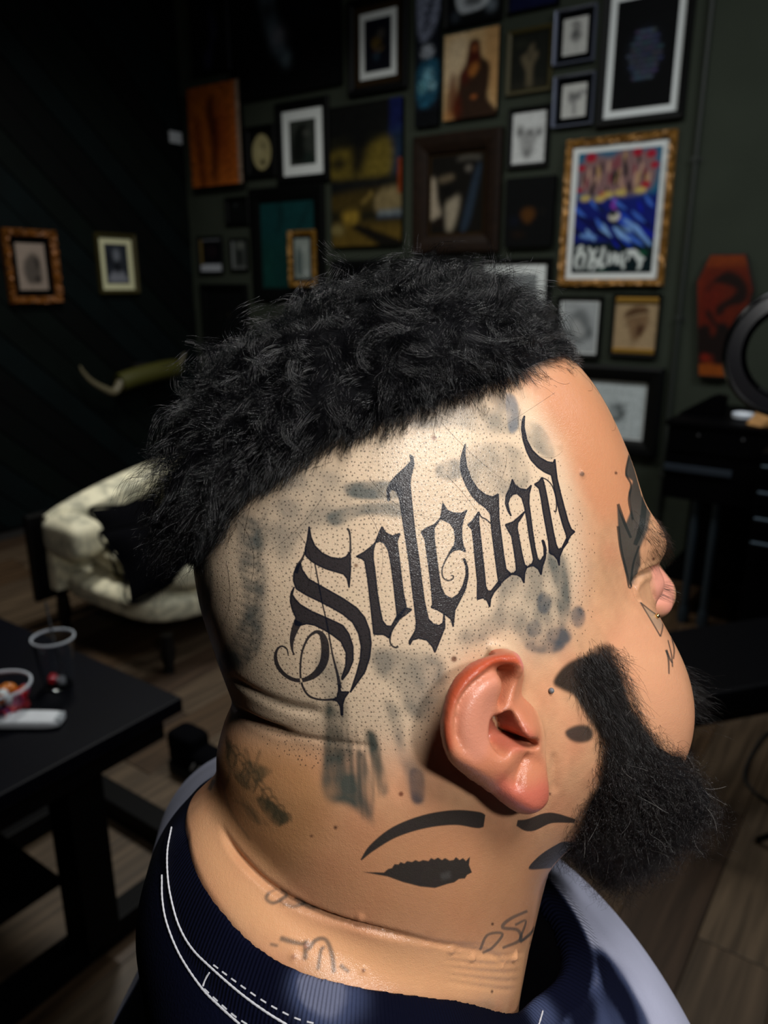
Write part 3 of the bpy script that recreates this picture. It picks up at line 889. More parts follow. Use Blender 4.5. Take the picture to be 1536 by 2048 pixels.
picture('dull gold frame with a cream mount and a blue-grey portrait, on the boarded wall', (194, 273, 467, 588), 'olive', .09, [(.13, CREAM)], (40, 44, 52),
        [('o', .5, .28, .14, .16, (120, 124, 134), .8, .07), ('p', [(.1, .95), (.2, .75), (.4, .68), (.5, .75), (.7, .68), (.85, .8), (.92, .95)], (130, 132, 142), .8, .05), ('o', .5, .55, .12, .1, (8, 9, 12), .9, .06), ('o', .2, .4, .1, .2, (16, 18, 24), .7, .08)], left=True, depth=.03, group='pictures on the boarded wall')

# ------------------------------------------------------------------ other things on the walls
# coffin-shaped board
pts = [on_wall(x, y, .035) for x, y in [(1420, 507), (1493, 506), (1509, 577), (1456, 758), (1395, 755), (1392, 562)]]
cxs, czs = np.mean([p[0] for p in pts]), np.mean([p[1] for p in pts])
loc = [(p[0] - cxs, p[1] - czs) for p in pts][::-1]
t = thing('wall_plaque', 'coffin-shaped red-brown wooden board with black tree shapes, right of the wall pipe', 'plaque')
t.matrix_world = frame_matrix(CORNER + E_B * cxs + UPV * czs + N_B * .001, E_B, UPV, N_B)
put('board', MB().prism(loc, 0, .031, None, .004).mesh('board', mat('plaque_edge', lin(22, 10, 5), .6)), t)
xs = [p[0] for p in loc]; zs = [p[1] for p in loc]
wP, hP = max(xs) - min(xs), max(zs) - min(zs)
c = Canvas(200, int(200 * hP / wP), lin(78, 20, 4))
paint_ops(c, [('o', .3, .4, .2, .2, (84, 14, 4), .6, .1), ('r', 0, 0, 1, .10, (112, 46, 8), .7, .05), ('r', 0, .88, 1, 1, (124, 60, 12), .9, .03), ('r', 0, .1, .1, .9, (104, 30, 6), .5, .05),
    ('p', [(.3, .22), (.5, .14), (.75, .18), (.9, .28), (.86, .38), (.6, .42), (.46, .5), (.4, .42), (.62, .34), (.7, .28), (.5, .24)], (12, 7, 5), .95, .03), ('p', [(.08, .62), (.3, .56), (.4, .66), (.5, .54), (.7, .6), (.72, .76), (.9, .7), (.8, .86), (.5, .88), (.42, .8), (.3, .87), (.1, .87)], (10, 6, 5), .96, .03), ('s', [(.25, .45, .12), (.42, .56, .08), (.65, .62, .06)], (12, 7, 5), .9, .03), ('o', .3, .83, .08, .03, (120, 26, 8), .8, .03), ('s', [(.2, .3, .05), (.3, .22, .06), (.4, .2, .04)], (30, 10, 5), .8, .03)])
c.grain(.12, 2, 5)
bm = bmesh.new()
f = bm.faces.new([bm.verts.new((x * .94, z * .965, .0318)) for x, z in loc])
g = bmesh.ops.extrude_face_region(bm, geom=[f]); bmesh.ops.translate(bm, verts=[v for v in g['geom'] if isinstance(v, bmesh.types.BMVert)], vec=(0, 0, .0012))
bmesh.ops.recalc_face_normals(bm, faces=bm.faces)
uvl = bm.loops.layers.uv.new('uv')
for f in bm.faces:
    for l in f.loops:
        l[uvl].uv = ((l.vert.co.x - min(xs)) / wP, (l.vert.co.y - min(zs)) / hP)
pm = bpy.data.meshes.new('painted_face'); bm.to_mesh(pm); bm.free(); pm.materials.append(image_mat('plaque_paint', c.image('plaque_paint'), .4, .4))
put('painted_face', pm, t)

# pipe down the wall with its clips
sp, _ = on_wall(1372, 500, .012)
t = thing('wall_pipe', 'thin dark painted pipe running down the wall left of the coffin board', 'pipe')
t.matrix_world = frame_matrix(CORNER + E_B * sp, E_B, UPV, N_B)
dk = mat('pipe_paint', lin(26, 31, 26), .6)
put('pipe', MB().tube([(0, 0.02, .0135), (0, 1.2, .0135), (0, 2.4, .0135), (0, ROOM_H - .01, .0135)], .012, 12).mesh('pipe', dk, True), t)
for z_ in (.5, 1.25, 1.93, 2.9):
    put('clip', MB().box(-.026, .026, z_ - .012, z_ + .012, .0005, .004, .001).box(-.0135, .0135, z_ - .011, z_ + .011, .004, .027, .003).mesh('clip', dk), t)

# switch plate by the corner
s_, z_ = on_wall(352, 275, .03, True)
t = thing('wall_switch', 'small pale square switch plate high on the boarded wall beside the corner', 'switch')
t.matrix_world = frame_matrix(CORNER + E_L * s_ + UPV * z_ + N_L * .0185, E_L, UPV, N_L)
wp = mat('white_plastic', lin(168, 172, 178), .4)
put('plate', MB().box(-.05, .05, -.036, .036, 0, .012, .004).mesh('plate', wp), t)
put('rocker', MB().box(-.022, .022, -.018, .018, .012, .017, .002).mesh('rocker', wp), t)

# mounted horns
def Lp(px, py, off):
    P = on_plane(px, py, CORNER + N_L * off, N_L)
    return ((P - CORNER) @ E_L, P[2], off)
a_, b_ = Lp(238, 752, .12), Lp(352, 745, .12)
t = thing('mounted_horns', 'pair of pale horns with an olive wrapped middle, mounted low on the boarded wall', 'trophy')
mid = ((a_[0] + b_[0]) / 2, (a_[1] + b_[1]) / 2)
t.matrix_world = frame_matrix(CORNER + E_L * mid[0] + UPV * mid[1] + N_L * .018, E_L, UPV, N_L)
q = lambda p: (p[0] - mid[0], p[1] - mid[1], p[2] - .018)
hw = (b_[0] - a_[0]) / 2
put('wrapped_middle', MB().tube(smooth_path([(-hw, -.035, .10), (-hw * .5, -.01, .11), (hw * .4, .015, .11), (hw, .02, .10)], 6), .062, 14).mesh('wrapped_middle', mat('olive_leather', lin(62, 61, 14), .6, bump=(40, .4)), True), t)
put('bracket', MB().box(-.06, .06, -.09, .07, 0, .055, .006).mesh('bracket', mat('dark_wood', lin(14, 10, 8), .6)), t)
horn = mat('horn', lin(104, 97, 76), .4)
tipL = [q(Lp(x, y, .13)) for x, y in [(242, 764), (228, 784), (205, 776), (182, 762), (166, 744), (160, 732)]]
tipR = [q(Lp(x, y, .13)) for x, y in [(340, 752), (350, 742), (360, 726), (370, 706)]]
put('horn', MB().tube(smooth_path(tipL, 5), np.linspace(.030, .006, len(smooth_path(tipL, 5))), 12).mesh('horn', horn, True), t)
put('horn', MB().tube(smooth_path(tipR, 5), np.linspace(.028, .006, len(smooth_path(tipR, 5))), 12).mesh('horn', horn, True), t)
print('room', round(time.time() - T0, 1))

# ------------------------------------------------------------------ settee
def floor_at(px, py, z=0.0):
    return on_plane(px, py, (0, 0, z), (0, 0, 1))
BLKW = mat('black_lacquer', lin(7, 7, 8), .35, spec=.4)
def brocade():
    m = bpy.data.materials.new('cream_brocade'); m.use_nodes = True
    nt = m.node_tree; b = nt.nodes['Principled BSDF']
    tc = nt.nodes.new('ShaderNodeTexCoord'); n1 = nt.nodes.new('ShaderNodeTexNoise'); n1.inputs['Scale'].default_value = 11; n1.inputs['Detail'].default_value = 4; n1.inputs['Distortion'].default_value = 1.4
    r = nt.nodes.new('ShaderNodeValToRGB'); r.color_ramp.elements[0].position = .40; r.color_ramp.elements[1].position = .58
    r.color_ramp.elements[0].color = (*lin(172, 168, 146), 1); r.color_ramp.elements[1].color = (*lin(228, 220, 190), 1)
    nt.links.new(tc.outputs['Object'], n1.inputs['Vector']); nt.links.new(n1.outputs['Fac'], r.inputs['Fac']); nt.links.new(r.outputs['Color'], b.inputs['Base Color'])
    b.inputs['Roughness'].default_value = .7; b.inputs['Sheen Weight'].default_value = .15
    return m
BROC = brocade()
SO = np.array([-1.41, 2.98, 0.0])
sofa = thing('settee', 'cream brocade settee with an arched back and black wooden frame', 'sofa')
sofa.matrix_world = frame_matrix(SO, E_B, E_L, UPV)
def cushion(x0, x1, y0, y1, z0, z1, puff=.03, n=10):
    """soft box: rounded and swollen"""
    bm = bmesh.new()
    bmesh.ops.create_cube(bm, size=2)
    bmesh.ops.subdivide_edges(bm, edges=bm.edges, cuts=n, use_grid_fill=True)
    c = Vector(((x0 + x1) / 2, (y0 + y1) / 2, (z0 + z1) / 2)); h = Vector(((x1 - x0) / 2, (y1 - y0) / 2, (z1 - z0) / 2))
    e = 5.0
    for v in bm.verts:
        u = v.co
        k = (abs(u.x) ** e + abs(u.y) ** e + abs(u.z) ** e) ** (1 / e)
        p = u / k
        sw = 1 + puff * (1 - p.x ** 2) * (1 - p.y ** 2) / max(h.z, .02) * (1 if abs(p.z) > .5 else 0)
        v.co = Vector((c.x + p.x * h.x, c.y + p.y * h.y, c.z + p.z * h.z * sw))
    b = MB(); b.bm.free(); b.bm = bm
    return b
LEN = 1.75
cushion(-.02, .74, .02, LEN - .02, .15, .285, .0).build('seat_rail', BROC, sofa, True)
cushion(.05, .77, .10, LEN - .10, .275, .405, .02).build('seat_cushion', BROC, sofa, True)
# back: arched outline, padded
prof = []
bm = bmesh.new()
ny, nz_ = 28, 10
top = lambda y: .515 + .145 * math.sin(math.pi * min(1, max(0, y / LEN))) ** .8
grid = {}
for side, sx in ((0, 1), (1, -1)):
    for i in range(ny + 1):
        for j in range(nz_ + 1):
            y = LEN * i / ny; u = j / nz_
            z = .20 + (top(y) - .20) * u
            roll = .075 * math.sqrt(max(0, 1 - ((u - .78) / .30) ** 2)) if u > .48 else .05
            edge = min(1, 6 * min(i, ny - i) / ny + .25)
            grid[side, i, j] = bm.verts.new((.08 + sx * (roll if u < .999 else .004) * edge + (.0 if side == 0 else -.02), y, z))
for side in (0, 1):
    for i in range(ny):
        for j in range(nz_):
            q4 = [grid[side, i, j], grid[side, i + 1, j], grid[side, i + 1, j + 1], grid[side, i, j + 1]]
            bm.faces.new(q4 if side == 0 else q4[::-1])
for i in range(ny):
    bm.faces.new((grid[0, i, nz_], grid[0, i + 1, nz_], grid[1, i + 1, nz_], grid[1, i, nz_]))
    bm.faces.new((grid[0, i, 0], grid[1, i, 0], grid[1, i + 1, 0], grid[0, i + 1, 0]))
for j in range(nz_):
    for i in (0, ny):
        bm.faces.new((grid[0, i, j], grid[1, i, j], grid[1, i, j + 1], grid[0, i, j + 1]))
b = MB(); b.bm.free(); b.bm = bm
b.build('back', BROC, sofa, True)
for y in (.045, LEN - .045):
    cushion(.06, .30, y - .075, y + .075, .375, .505, .03).build('arm', BROC, sofa, True)
for x, y in ((.04, .05), (.70, .05), (.04, LEN - .05), (.70, LEN - .05)):
    MB().lathe([(0, 0), (.022, 0), (.018, .02), (.03, .08), (.024, .155), (0, .155)], 14, Matrix.Translation((x, y, 0))).build('leg', BLKW, sofa, True)
MB().box(-.07, -.035, -.02, LEN + .02, .12, .50, .012).build('back_frame', BLKW, sofa)

BLKF = mat('black_fabric', lin(4, 4, 7), .9, spec=.05)
def pillow(name, label, category, P, ex, ez, w, h, d, material, seed):
    t = thing(name, label, category)
    ey = np.cross(ez, ex)
    t.matrix_world = frame_matrix(P, ex, ey, ez)
    bm = bmesh.new(); n = 14
    V2 = {}
    for s in (0, 1):
        for i in range(n + 1):
            for j in range(n + 1):
                u, v = 2 * i / n - 1, 2 * j / n - 1
                pin = 1 - .10 * (abs(u) * abs(v)) ** 1.5 + .0
                f = (1 - u * u) ** .5 * (1 - v * v) ** .5
                if s and (i in (0, n) or j in (0, n)):
                    V2[s, i, j] = V2[0, i, j]; continue
                V2[s, i, j] = bm.verts.new((u * w / 2 * (1 + .08 * abs(u * v)) * (1 - .08 * (1 - v * v) * abs(u)), v * h / 2 * (1 + .08 * abs(u * v)) * (1 - .08 * (1 - u * u) * abs(v)), (d / 2) * f * (1 if s == 0 else -1)))
    for s in (0, 1):
        for i in range(n):
            for j in range(n):
                q4 = [V2[s, i, j], V2[s, i + 1, j], V2[s, i + 1, j + 1], V2[s, i, j + 1]]
                bm.faces.new(q4 if s == 0 else q4[::-1])
    b = MB(); b.bm.free(); b.bm = bm
    b.build('cover', material, t, True)
    ring = [V_ for V_ in smooth_path([(-w / 2 * 1.07, -h / 2 * 1.07, 0), (0, -h / 2 * .93, 0), (w / 2 * 1.07, -h / 2 * 1.07, 0), (w / 2 * .93, 0, 0), (w / 2 * 1.07, h / 2 * 1.07, 0), (0, h / 2 * .93, 0), (-w / 2 * 1.07, h / 2 * 1.07, 0), (-w / 2 * .93, 0, 0)], 5, True)]
    MB().tube(ring, .006, 6, True).build('piping', material, t, True)
    return t
sw = lambda x, y, z: SO + E_B * x + E_L * y + UPV * z
exx = E_L; ezz = (E_B * .86 + UPV * .5)
def sofa_at(px, py, x):
    P = on_plane(px, py, SO + E_B * x, E_B)
    return P
pillow('throw_pillow', 'black square cushion leaning on the settee back', 'pillow', sofa_at(275, 1065, .30), exx, ezz, .30, .27, .13, BLKF, 1)
pillow('seat_pillow', 'black cushion standing on the front of the settee seat', 'pillow', sofa_at(336, 1100, .60), exx, ezz, .44, .26, .15, BLKF, 2)

# ------------------------------------------------------------------ low black table on the left
TC = np.array([-.418, 1.422, 0])
table_ = thing('work_table', 'low blue-black table with a steel base at the left edge', 'table')
table_.matrix_world = frame_matrix(TC, -E_B, -E_L, -UPV) if False else frame_matrix(TC, E_B, E_L, UPV)
TOPM = mat('table_top', lin(3, 4, 13), .45, spec=.1, noise=(8, .2))
STL = mat('black_steel', lin(3, 3, 4), .55, spec=.12)
MB().box(-.72, 0, -1.25, 0, .548, .58, .004).build('table_top', TOPM, table_)
MB().box(-.70, -.03, -1.22, -.03, .49, .548).build('apron', STL, table_)
for x in (-.12, -.62):
    for y in (-.19, -1.06):
        MB().box(x - .04, x + .04, y - .04, y + .04, .055, .50, .004).build('leg', STL, table_)
MB().box(-.165, -.105, -1.2, .42, .002, .06, .004).build('foot_rail', STL, table_)
MB().box(-.68, -.56, -1.2, .02, .002, .06, .004).build('foot_rail', STL, table_)
MB().box(-.62, .28, .10, .165, .004, .062, .004).build('cross_rail', STL, table_)
MB().box(-.60, -.17, -1.1, -.22, .18, .205, .003).build('shade_panel', STL, table_)  # added black panel standing in for the shadow under the table
TZ = .5805

# clear plastic cup
cp = floor_at(118, 1369, TZ)
cup = thing('plastic_cup', 'clear plastic cup with a straw on the dark table', 'cup', tuple(cp))
CLEAR = mat('clear_plastic', (.93, .96, 1.0), .06, trans=1.0, ior=1.25)
R1, R0, HC = .041, .029, .110
MB().lathe([(0, .002), (R0 - .001, .002), (R1 - .0012, HC - .002), (R1, HC), (R1 + .0016, HC + .001), (R1 + .0022, HC - .001), (R1 + .0012, HC - .004), (R0 + .0002, .001), (R0 - .002, 0), (0, 0)], 40).build('wall', CLEAR, cup, True)
MB().lathe([(R1 + .0006, HC - .003), (R1 + .003, HC - .001), (R1 + .0026, HC + .002), (R1 + .0004, HC + .002)], 40, close=True).build('rim', mat('cup_rim', (.75, .8, .88), .12, spec=.8), cup, True)
st_ = MB(); st_.tube([(.004, .016, .006), (-.012, .03, .075), (-.030, .052, .168)], .0026, 8)
st_.build('straw', mat('straw', lin(70, 72, 76), .3), cup, True)
pp = thing('cup_wrapper', 'crumpled red and white wrapper in the bottom of the plastic cup', 'wrapper', tuple(cp + np.array([0, 0, .0035])))
rr = random.Random(9)
def crumple(x, y, z, r, material, name, parent, seed, sq=(1, 1, 1)):
    bm = bmesh.new()
    bmesh.ops.create_icosphere(bm, subdivisions=2, radius=r)
    q_ = random.Random(seed)
    for v in bm.verts:
        v.co *= q_.uniform(.78, 1.1)
        v.co = Vector((v.co.x * sq[0] + x, v.co.y * sq[1] + y, v.co.z * sq[2] + z))
    b = MB(); b.bm.free(); b.bm = bm
    return b.build(name, material, parent, False)
RED = mat('red_foil', lin(196, 14, 30), .3, spec=.6, coat=.4); WHT = mat('white_wrapper', lin(206, 214, 218), .45); ORG = mat('orange_foil', lin(214, 120, 26), .3, coat=.3); BLU = mat('blue_foil', lin(30, 44, 140), .3, coat=.3); PNK = mat('pink_foil', lin(206, 90, 140), .3, coat=.4)
crumple(-.010, -.004, .012, .012, RED, 'red_fold', pp, 1); crumple(.009, -.008, .010, .011, mat('grey_wrapper', lin(150, 150, 152), .5), 'white_fold', pp, 2)

# tub of sweets
tp = floor_at(6, 1424, TZ)
tub = thing('candy_tub', 'clear round tub of wrapped sweets cut by the left edge', 'tub', tuple(tp))
MB().lathe([(0, .0015), (.051, .0015), (.057, .060), (.0585, .060), (.0525, 0), (0, 0)], 40).build('wall', CLEAR, tub, True)
MB().lathe([(.0572, .057), (.061, .058), (.061, .062), (.0572, .062)], 40, close=True).build('rim', mat('cup_rim'), tub, True)
def sweet(label, dx, dy, dz, ang, core, tail, scale=1.0):
    t = thing('wrapped_candy', label, 'candy', tuple(tp + np.array([dx, dy, dz])), (.3, .2, ang), 'wrapped sweets in the tub')
    s = scale
    bm_ = MB(); bm_.lathe([(0, -.013 * s), (.005 * s, -.012 * s), (.009 * s, -.007 * s), (.010 * s, 0), (.009 * s, .007 * s), (.005 * s, .012 * s), (0, .013 * s)], 14, Matrix.Rotation(math.pi / 2, 4, 'Y'))
    bm_.build('sweet', core, t, True)
    for sg in (1, -1):
        f_ = MB(); f_.lathe([(.0014 * s, 0), (.004 * s, .005 * s), (.009 * s, .013 * s), (.0082 * s, .0135 * s), (.003 * s, .005 * s), (0, .001)], 9, Matrix.Translation((sg * .012 * s, 0, 0)) @ Matrix.Rotation(sg * math.pi / 2, 4, 'Y'))
        f_.build('twist', tail, t, False)
sweet('red foil sweet at the right side of the tub, on the bottom', .030, -.016, .016, 1.3, RED, RED, 1.35)
sweet('red foil sweet with pink ends, upper right in the tub', .033, .016, .030, 1.8, RED, PNK, 1.35)
sweet('white wrapped sweet nearest the rim of the tub', .002, -.030, .040, .4, WHT, WHT, 1.25)
sweet('white wrapped sweet with an orange end in the tub', .012, -.014, .046, 1.9, WHT, ORG, 1.15)
sweet('orange foil sweet at the back of the tub', .006, .022, .040, .2, ORG, ORG, 1.2)
sweet('blue foil sweet low in the front of the tub', .002, -.026, .014, 2.6, BLU, BLU, 1.15)
# white packet lying in front of the tub
wa, wb = floor_at(-40, 1459, TZ), floor_at(118, 1459, TZ)
dx_ = (wb - wa); Lw = np.linalg.norm(dx_); dx_ /= Lw
dy_ = np.array([-dx_[1], dx_[0], 0])
t = thing('white_packet', 'long white folded packet lying in front of the sweets', 'packet')
t.matrix_world = frame_matrix((wa + wb) / 2 + dy_ * .022, dx_, dy_, UPV)
wpm = mat('white_paper', lin(226, 230, 236), .6, noise=(40, .04))
cushion(-Lw / 2, Lw / 2, -.024, .024, 0, .017, .002, 6).build('packet', wpm, t, True)
MB().box(Lw / 2 - .012, Lw / 2 - .0005, -.016, .016, .003, .0172, .002).build('folded_end', mat('packet_end', lin(170, 176, 182), .6), t)

# shoe on the floor behind the table
shp = floor_at(398, 1545, 0)
t = thing('sneaker', 'black shoe with two pale stripes on the floor beyond the shoulder', 'shoe')
t.matrix_world = frame_matrix(shp + UPV * .001, E_B, E_L, UPV)
cushion(-.10, .17, -.05, .05, .0, .03, .0, 8).build('sole', mat('black_rubber', lin(8, 8, 8), .7), t, True)
cushion(-.095, .16, -.045, .045, .02, .085, .01, 8).build('upper', BLKF, t, True)
cushion(-.095, .02, -.042, .042, .06, .13, .0, 8).build('ankle', BLKF, t, True)
for x in (.035, .062):
    MB().tube([(x - .012, -.0465, .045), (x, -.044, .064), (x + .01, -.03, .083)], .0045, 8).build('stripe', mat('pale_stripe', lin(150, 150, 150), .6), t, True)

# ------------------------------------------------------------------ workstation on the right
wsf = 3.05
P0 = on_plane(1338, 850, CORNER + N_B * .62, N_B)
s0_ = (P0 - CORNER) @ E_B
ws = thing('workstation', 'black workstation cabinet with a steel edge strip below its top', 'cabinet')
WS = CORNER + E_B * s0_ + N_B * .62
ws.matrix_world = frame_matrix(WS, E_B, -N_B, UPV)
zt = float(P0[2])
BLK = mat('black_cabinet', lin(2, 2, 3), .5, spec=.06)
MB().box(0, 1.15, .0, .56, zt - .30, zt, .004).build('body', BLK, ws)
MB().box(-.012, 1.16, -.012, .565, zt, zt + .022, .004).build('top', BLK, ws)
zb = on_plane(1420, 944, CORNER + N_B * .63, N_B)[2]
MB().box(.0, .26, -.012, -.001, zb - .014, zb + .014, .003).build('edge_strip', mat('blue_steel', lin(52, 60, 70), .4, .5), ws)
MB().box(.015, .565, -.006, .0, zt - .10, zt - .012, .002).build('drawer', BLK, ws)
MB().box(.58, 1.13, -.006, .0, zt - .10, zt - .012, .002).build('drawer', BLK, ws)
for x in (.12, .285):
    MB().lathe([(0, 0), (.0055, 0), (.005, .003), (0, .004)], 14, Matrix.Translation((x, -.007, zt - .028)) @ Matrix.Rotation(math.pi / 2, 4, 'X')).build('screw', mat('steel', (.35, .36, .38), .3, .9), ws, True)
CHR = mat('dull_chrome', lin(62, 74, 84), .35, .7)
for x in (.13, .21, 1.05):
    MB().tube([(x, .05, .07), (x, .05, zt - .29)], .017, 14).build('leg', CHR, ws, True)
    MB().lathe([(0, .0), (.022, 0), (.026, .03), (.02, .07), (0, .075)], 14, Matrix.Translation((x, .05, 0))).build('foot', CHR, ws, True)
MB().box(.0, 1.15, .50, .55, .02, zt - .30).build('back_panel', BLK, ws)
MB().box(.0, 1.15, .10, .50, .16, .18, .003).build('lower_shelf', BLK, ws)
def on_ws(px, py):
    return on_plane(px, py, (0, 0, zt + .022), (0, 0, 1))
p = on_ws(1485, 838)
t = thing('white_dish', 'small white round dish on the black workstation', 'dish', tuple(p + UPV * .0005))
MB().lathe([(0, 0), (.030, 0), (.040, .006), (.042, .022), (.039, .024), (.036, .010), (0, .006)], 32).build('bowl', mat('white_ceramic', lin(214, 220, 230), .25, spec=.6), t, True)
MB().lathe([(0, .010), (.034, .010), (.033, .017), (.015, .023), (0, .024)], 28).build('powder', wpm, t, True)
p = on_ws(1535, 850)
t = thing('wooden_block', 'tan wooden block on the workstation, cut by the right edge', 'block')
t.matrix_world = frame_matrix(p + UPV * .0005, np.array([math.cos(.3), math.sin(.3), 0]), np.array([-math.sin(.3), math.cos(.3), 0]), UPV)
TAN = mat('tan_wood', lin(168, 124, 74), .5, noise=(25, .2))
MB().prism([(-.07, 0), (.06, 0), (.06, .07), (.0, .075)], -.04, .04, Matrix.Rotation(math.pi / 2, 4, 'X'), .003).build('block', TAN, t)
MB().box(-.055, .05, -.030, .030, -.0, .006).build('felt_base', BLKF, t)
p = on_ws(1410, 838)
t = thing('tape_dispenser', 'black wedge-shaped dispenser standing at the left of the workstation top', 'dispenser')
t.matrix_world = frame_matrix(p + UPV * .0005 + N_B * -.12, E_B, -N_B, UPV)
MB().prism([(-.13, 0), (.05, 0), (.05, .085), (.0, .085)], -.03, .03, Matrix.Rotation(math.pi / 2, 4, 'X'), .004).build('body', BLK, t)
MB().lathe([(0, -.012), (.02, -.012), (.02, .012), (0, .012)], 18, Matrix.Translation((.022, 0, .07)) @ Matrix.Rotation(math.pi / 2, 4, 'X')).build('roll', BLKF, t, True)
# drawer tower nearer at the right edge
pt = on_plane(1522, 905, CORNER + N_B * 1.05, N_B)
s1_ = (pt - CORNER) @ E_B
tw = thing('drawer_tower', 'black drawer tower with steel handles at the right edge', 'cabinet')
tw.matrix_world = frame_matrix(CORNER + E_B * s1_ + N_B * 1.05, E_B, -N_B, UPV)
ztw = float(pt[2])
MB().box(0, .5, 0, .40, .03, ztw, .005).build('body', BLK, tw)
zz = []
for yy in (932, 985, 1038, 1087):
    zz.append(on_plane(1528, yy, CORNER + N_B * 1.06, N_B)[2])
for i, z_ in enumerate(zz):
    hgt = (zz[i] - zz[i + 1]) if i < 3 else .13
    d = MB().box(.008, .492, -.012, 0, z_ - hgt * .62, z_ + hgt * .30, .003).build('drawer', BLK, tw)
    MB().tube([(.012, -.028, z_), (.25, -.028, z_), (.48, -.028, z_)], .0065, 10).build('handle', CHR, d, True)
    for x in (.02, .47):
        MB().tube([(x, -.012, z_), (x, -.028, z_)], .004, 8).build('handle_post', CHR, d, True)
for x in (.04, .46):
    for y in (.05, .35):
        MB().lathe([(0, 0), (.02, 0), (.02, .03), (0, .03)], 12, Matrix.Translation((x, y, .0))).build('foot', BLK, tw, True)
p = on_plane(1534, 886, CORNER + N_B * .9, N_B)
t = thing('paper_roll', 'end of a white paper roll on the drawer tower', 'roll')
t.matrix_world = frame_matrix(CORNER + E_B * (s1_ + .06) + N_B * .86 + UPV * (ztw + .021), E_B, -N_B, UPV)
MB().lathe([(.006, -.05), (.02, -.05), (.02, .05), (.006, .05)], 24, Matrix.Rotation(math.pi / 2, 4, 'X'), close=True).build('paper', wpm, t, True)
MB().lathe([(.0045, -.051), (.006, -.051), (.006, .051), (.0045, .051)], 16, Matrix.Rotation(math.pi / 2, 4, 'X'), close=True).build('core', TAN, t, True)

# padded couch end whose edge catches the light
q0, q1 = floor_at(1412, 1391, .45), floor_at(1600, 1358, .45)
dx_ = q1 - q0; dx_ /= np.linalg.norm(dx_); dy_ = np.array([-dx_[1], dx_[0], 0])
t = thing('padded_bench', 'low black padded bench crossing the right edge behind the beard', 'bench')
t.matrix_world = frame_matrix(np.array([q0[0], q0[1], 0]), dx_, dy_, UPV)
MB().box(-.05, .75, .0, .34, .38, .45, .012).build('pad', mat('navy_vinyl', lin(2, 2, 4), .5, spec=.12), t)
MB().box(-.03, .73, .02, .32, .35, .38, .003).build('frame', STL, t)
for x in (.0, .70):
    for y in (.05, .28):
        MB().tube([(x, y, 0), (x, y, .35)], .016, 12).build('leg', STL, t, True)

# cable lying on the boards
cab = [floor_at(x, y, .006) for x, y in [(1620, 1450), (1545, 1462), (1515, 1490), (1494, 1530), (1490, 1555), (1500, 1575), (1530, 1600), (1590, 1625), (1680, 1640)]]
MB().tube(smooth_path(cab, 6), .0052, 8).build('power_cable', mat('black_rubber'), None, True, label='black cable looping over the floor boards at the right edge', category='cable')

# ring lamp at the right edge
RD = 1.45
rc = EYE + ray(1588, 706) * (RD)
rl = thing('ring_lamp', 'black ring lamp, unlit, cut by the right edge', 'lamp')
fz = unit_ = None
zdir = np.array([-.42, -.90, .12]); zdir /= np.linalg.norm(zdir)
xdir = np.cross(UPV, zdir); xdir /= np.linalg.norm(xdir); ydir = np.cross(zdir, xdir)
rl.matrix_world = frame_matrix(rc, xdir, ydir, zdir)
RO = 132 / FPX * RD; RI = RO - 46 / FPX * RD
GLB = mat('gloss_black', lin(3, 4, 7), .25, spec=.3)
MB().lathe([(RI, -.012), (RI + .004, -.020), (RO - .006, -.020), (RO, -.012), (RO, .010), (RO - .005, .016), (RO - .012, .013), (RI + .012, .013), (RI + .004, .017), (RI, .012)], 72, close=True).build('housing', GLB, rl, True)
MB().lathe([(RI + .010, .0135), (RO - .011, .0135), (RO - .011, .0150), (RI + .010, .0150)], 72, close=True).build('diffuser', mat('smoked_diffuser', lin(12, 14, 26), .2, spec=.6), rl, True)
rz = rc[2]
inv = np.stack([xdir, ydir, zdir])
loc_ = lambda w_: tuple(inv @ (np.asarray(w_) - rc))
base = np.array([rc[0] + .42, rc[1] + .05, 0])
bot = rc + xdir * (RO + .002) if xdir[0] > 0 else rc - xdir * (RO + .002)
MB().tube([loc_(bot), loc_((base[0], base[1], bot[2] - .02)), loc_((base[0], base[1], .10))], .011, 12).build('stand', STL, rl, True)
for k in range(3):
    a = k * 2.094 + .4
    MB().tube([loc_((base[0], base[1], .30)), loc_((base[0] + .16 * math.cos(a), base[1] + .16 * math.sin(a), .12)), loc_((base[0] + .27 * math.cos(a), base[1] + .27 * math.sin(a), .008))], .008, 10).build('leg', STL, rl, True)
print('done', round(time.time() - T0, 1))

# ------------------------------------------------------------------ the man: implicit body in the head frame
HZ, HXB = table([-.125, -.115, -.10, -.08, -.06, -.042, -.025, -.001, .014, .030, .051, .071, .091, .107, .118, .125, .128],
                [-.01, -.035, -.055, -.072, -.083, -.0895, -.0955, -.1025, -.1045, -.1040, -.1, -.092, -.078, -.056, -.031, -.012, .004])
_, HXF = table([-.125, -.115, -.10, -.08, -.06, -.042, -.025, -.001, .014, .030, .051, .071, .091, .107, .118, .125, .128],
               [.04, .072, .088, .097, .1, .1, .100, .101, .1035, .1035, .0975, .0885, .077, .062, .046, .030, .014])
_, HW = table([-.125, -.115, -.10, -.08, -.06, -.042, -.025, -.001, .014, .030, .051, .071, .091, .107, .118, .125, .128],
              [.008, .024, .042, .059, .068, .0725, .074, .0745, .0745, .074, .0725, .069, .062, .052, .039, .023, .006])

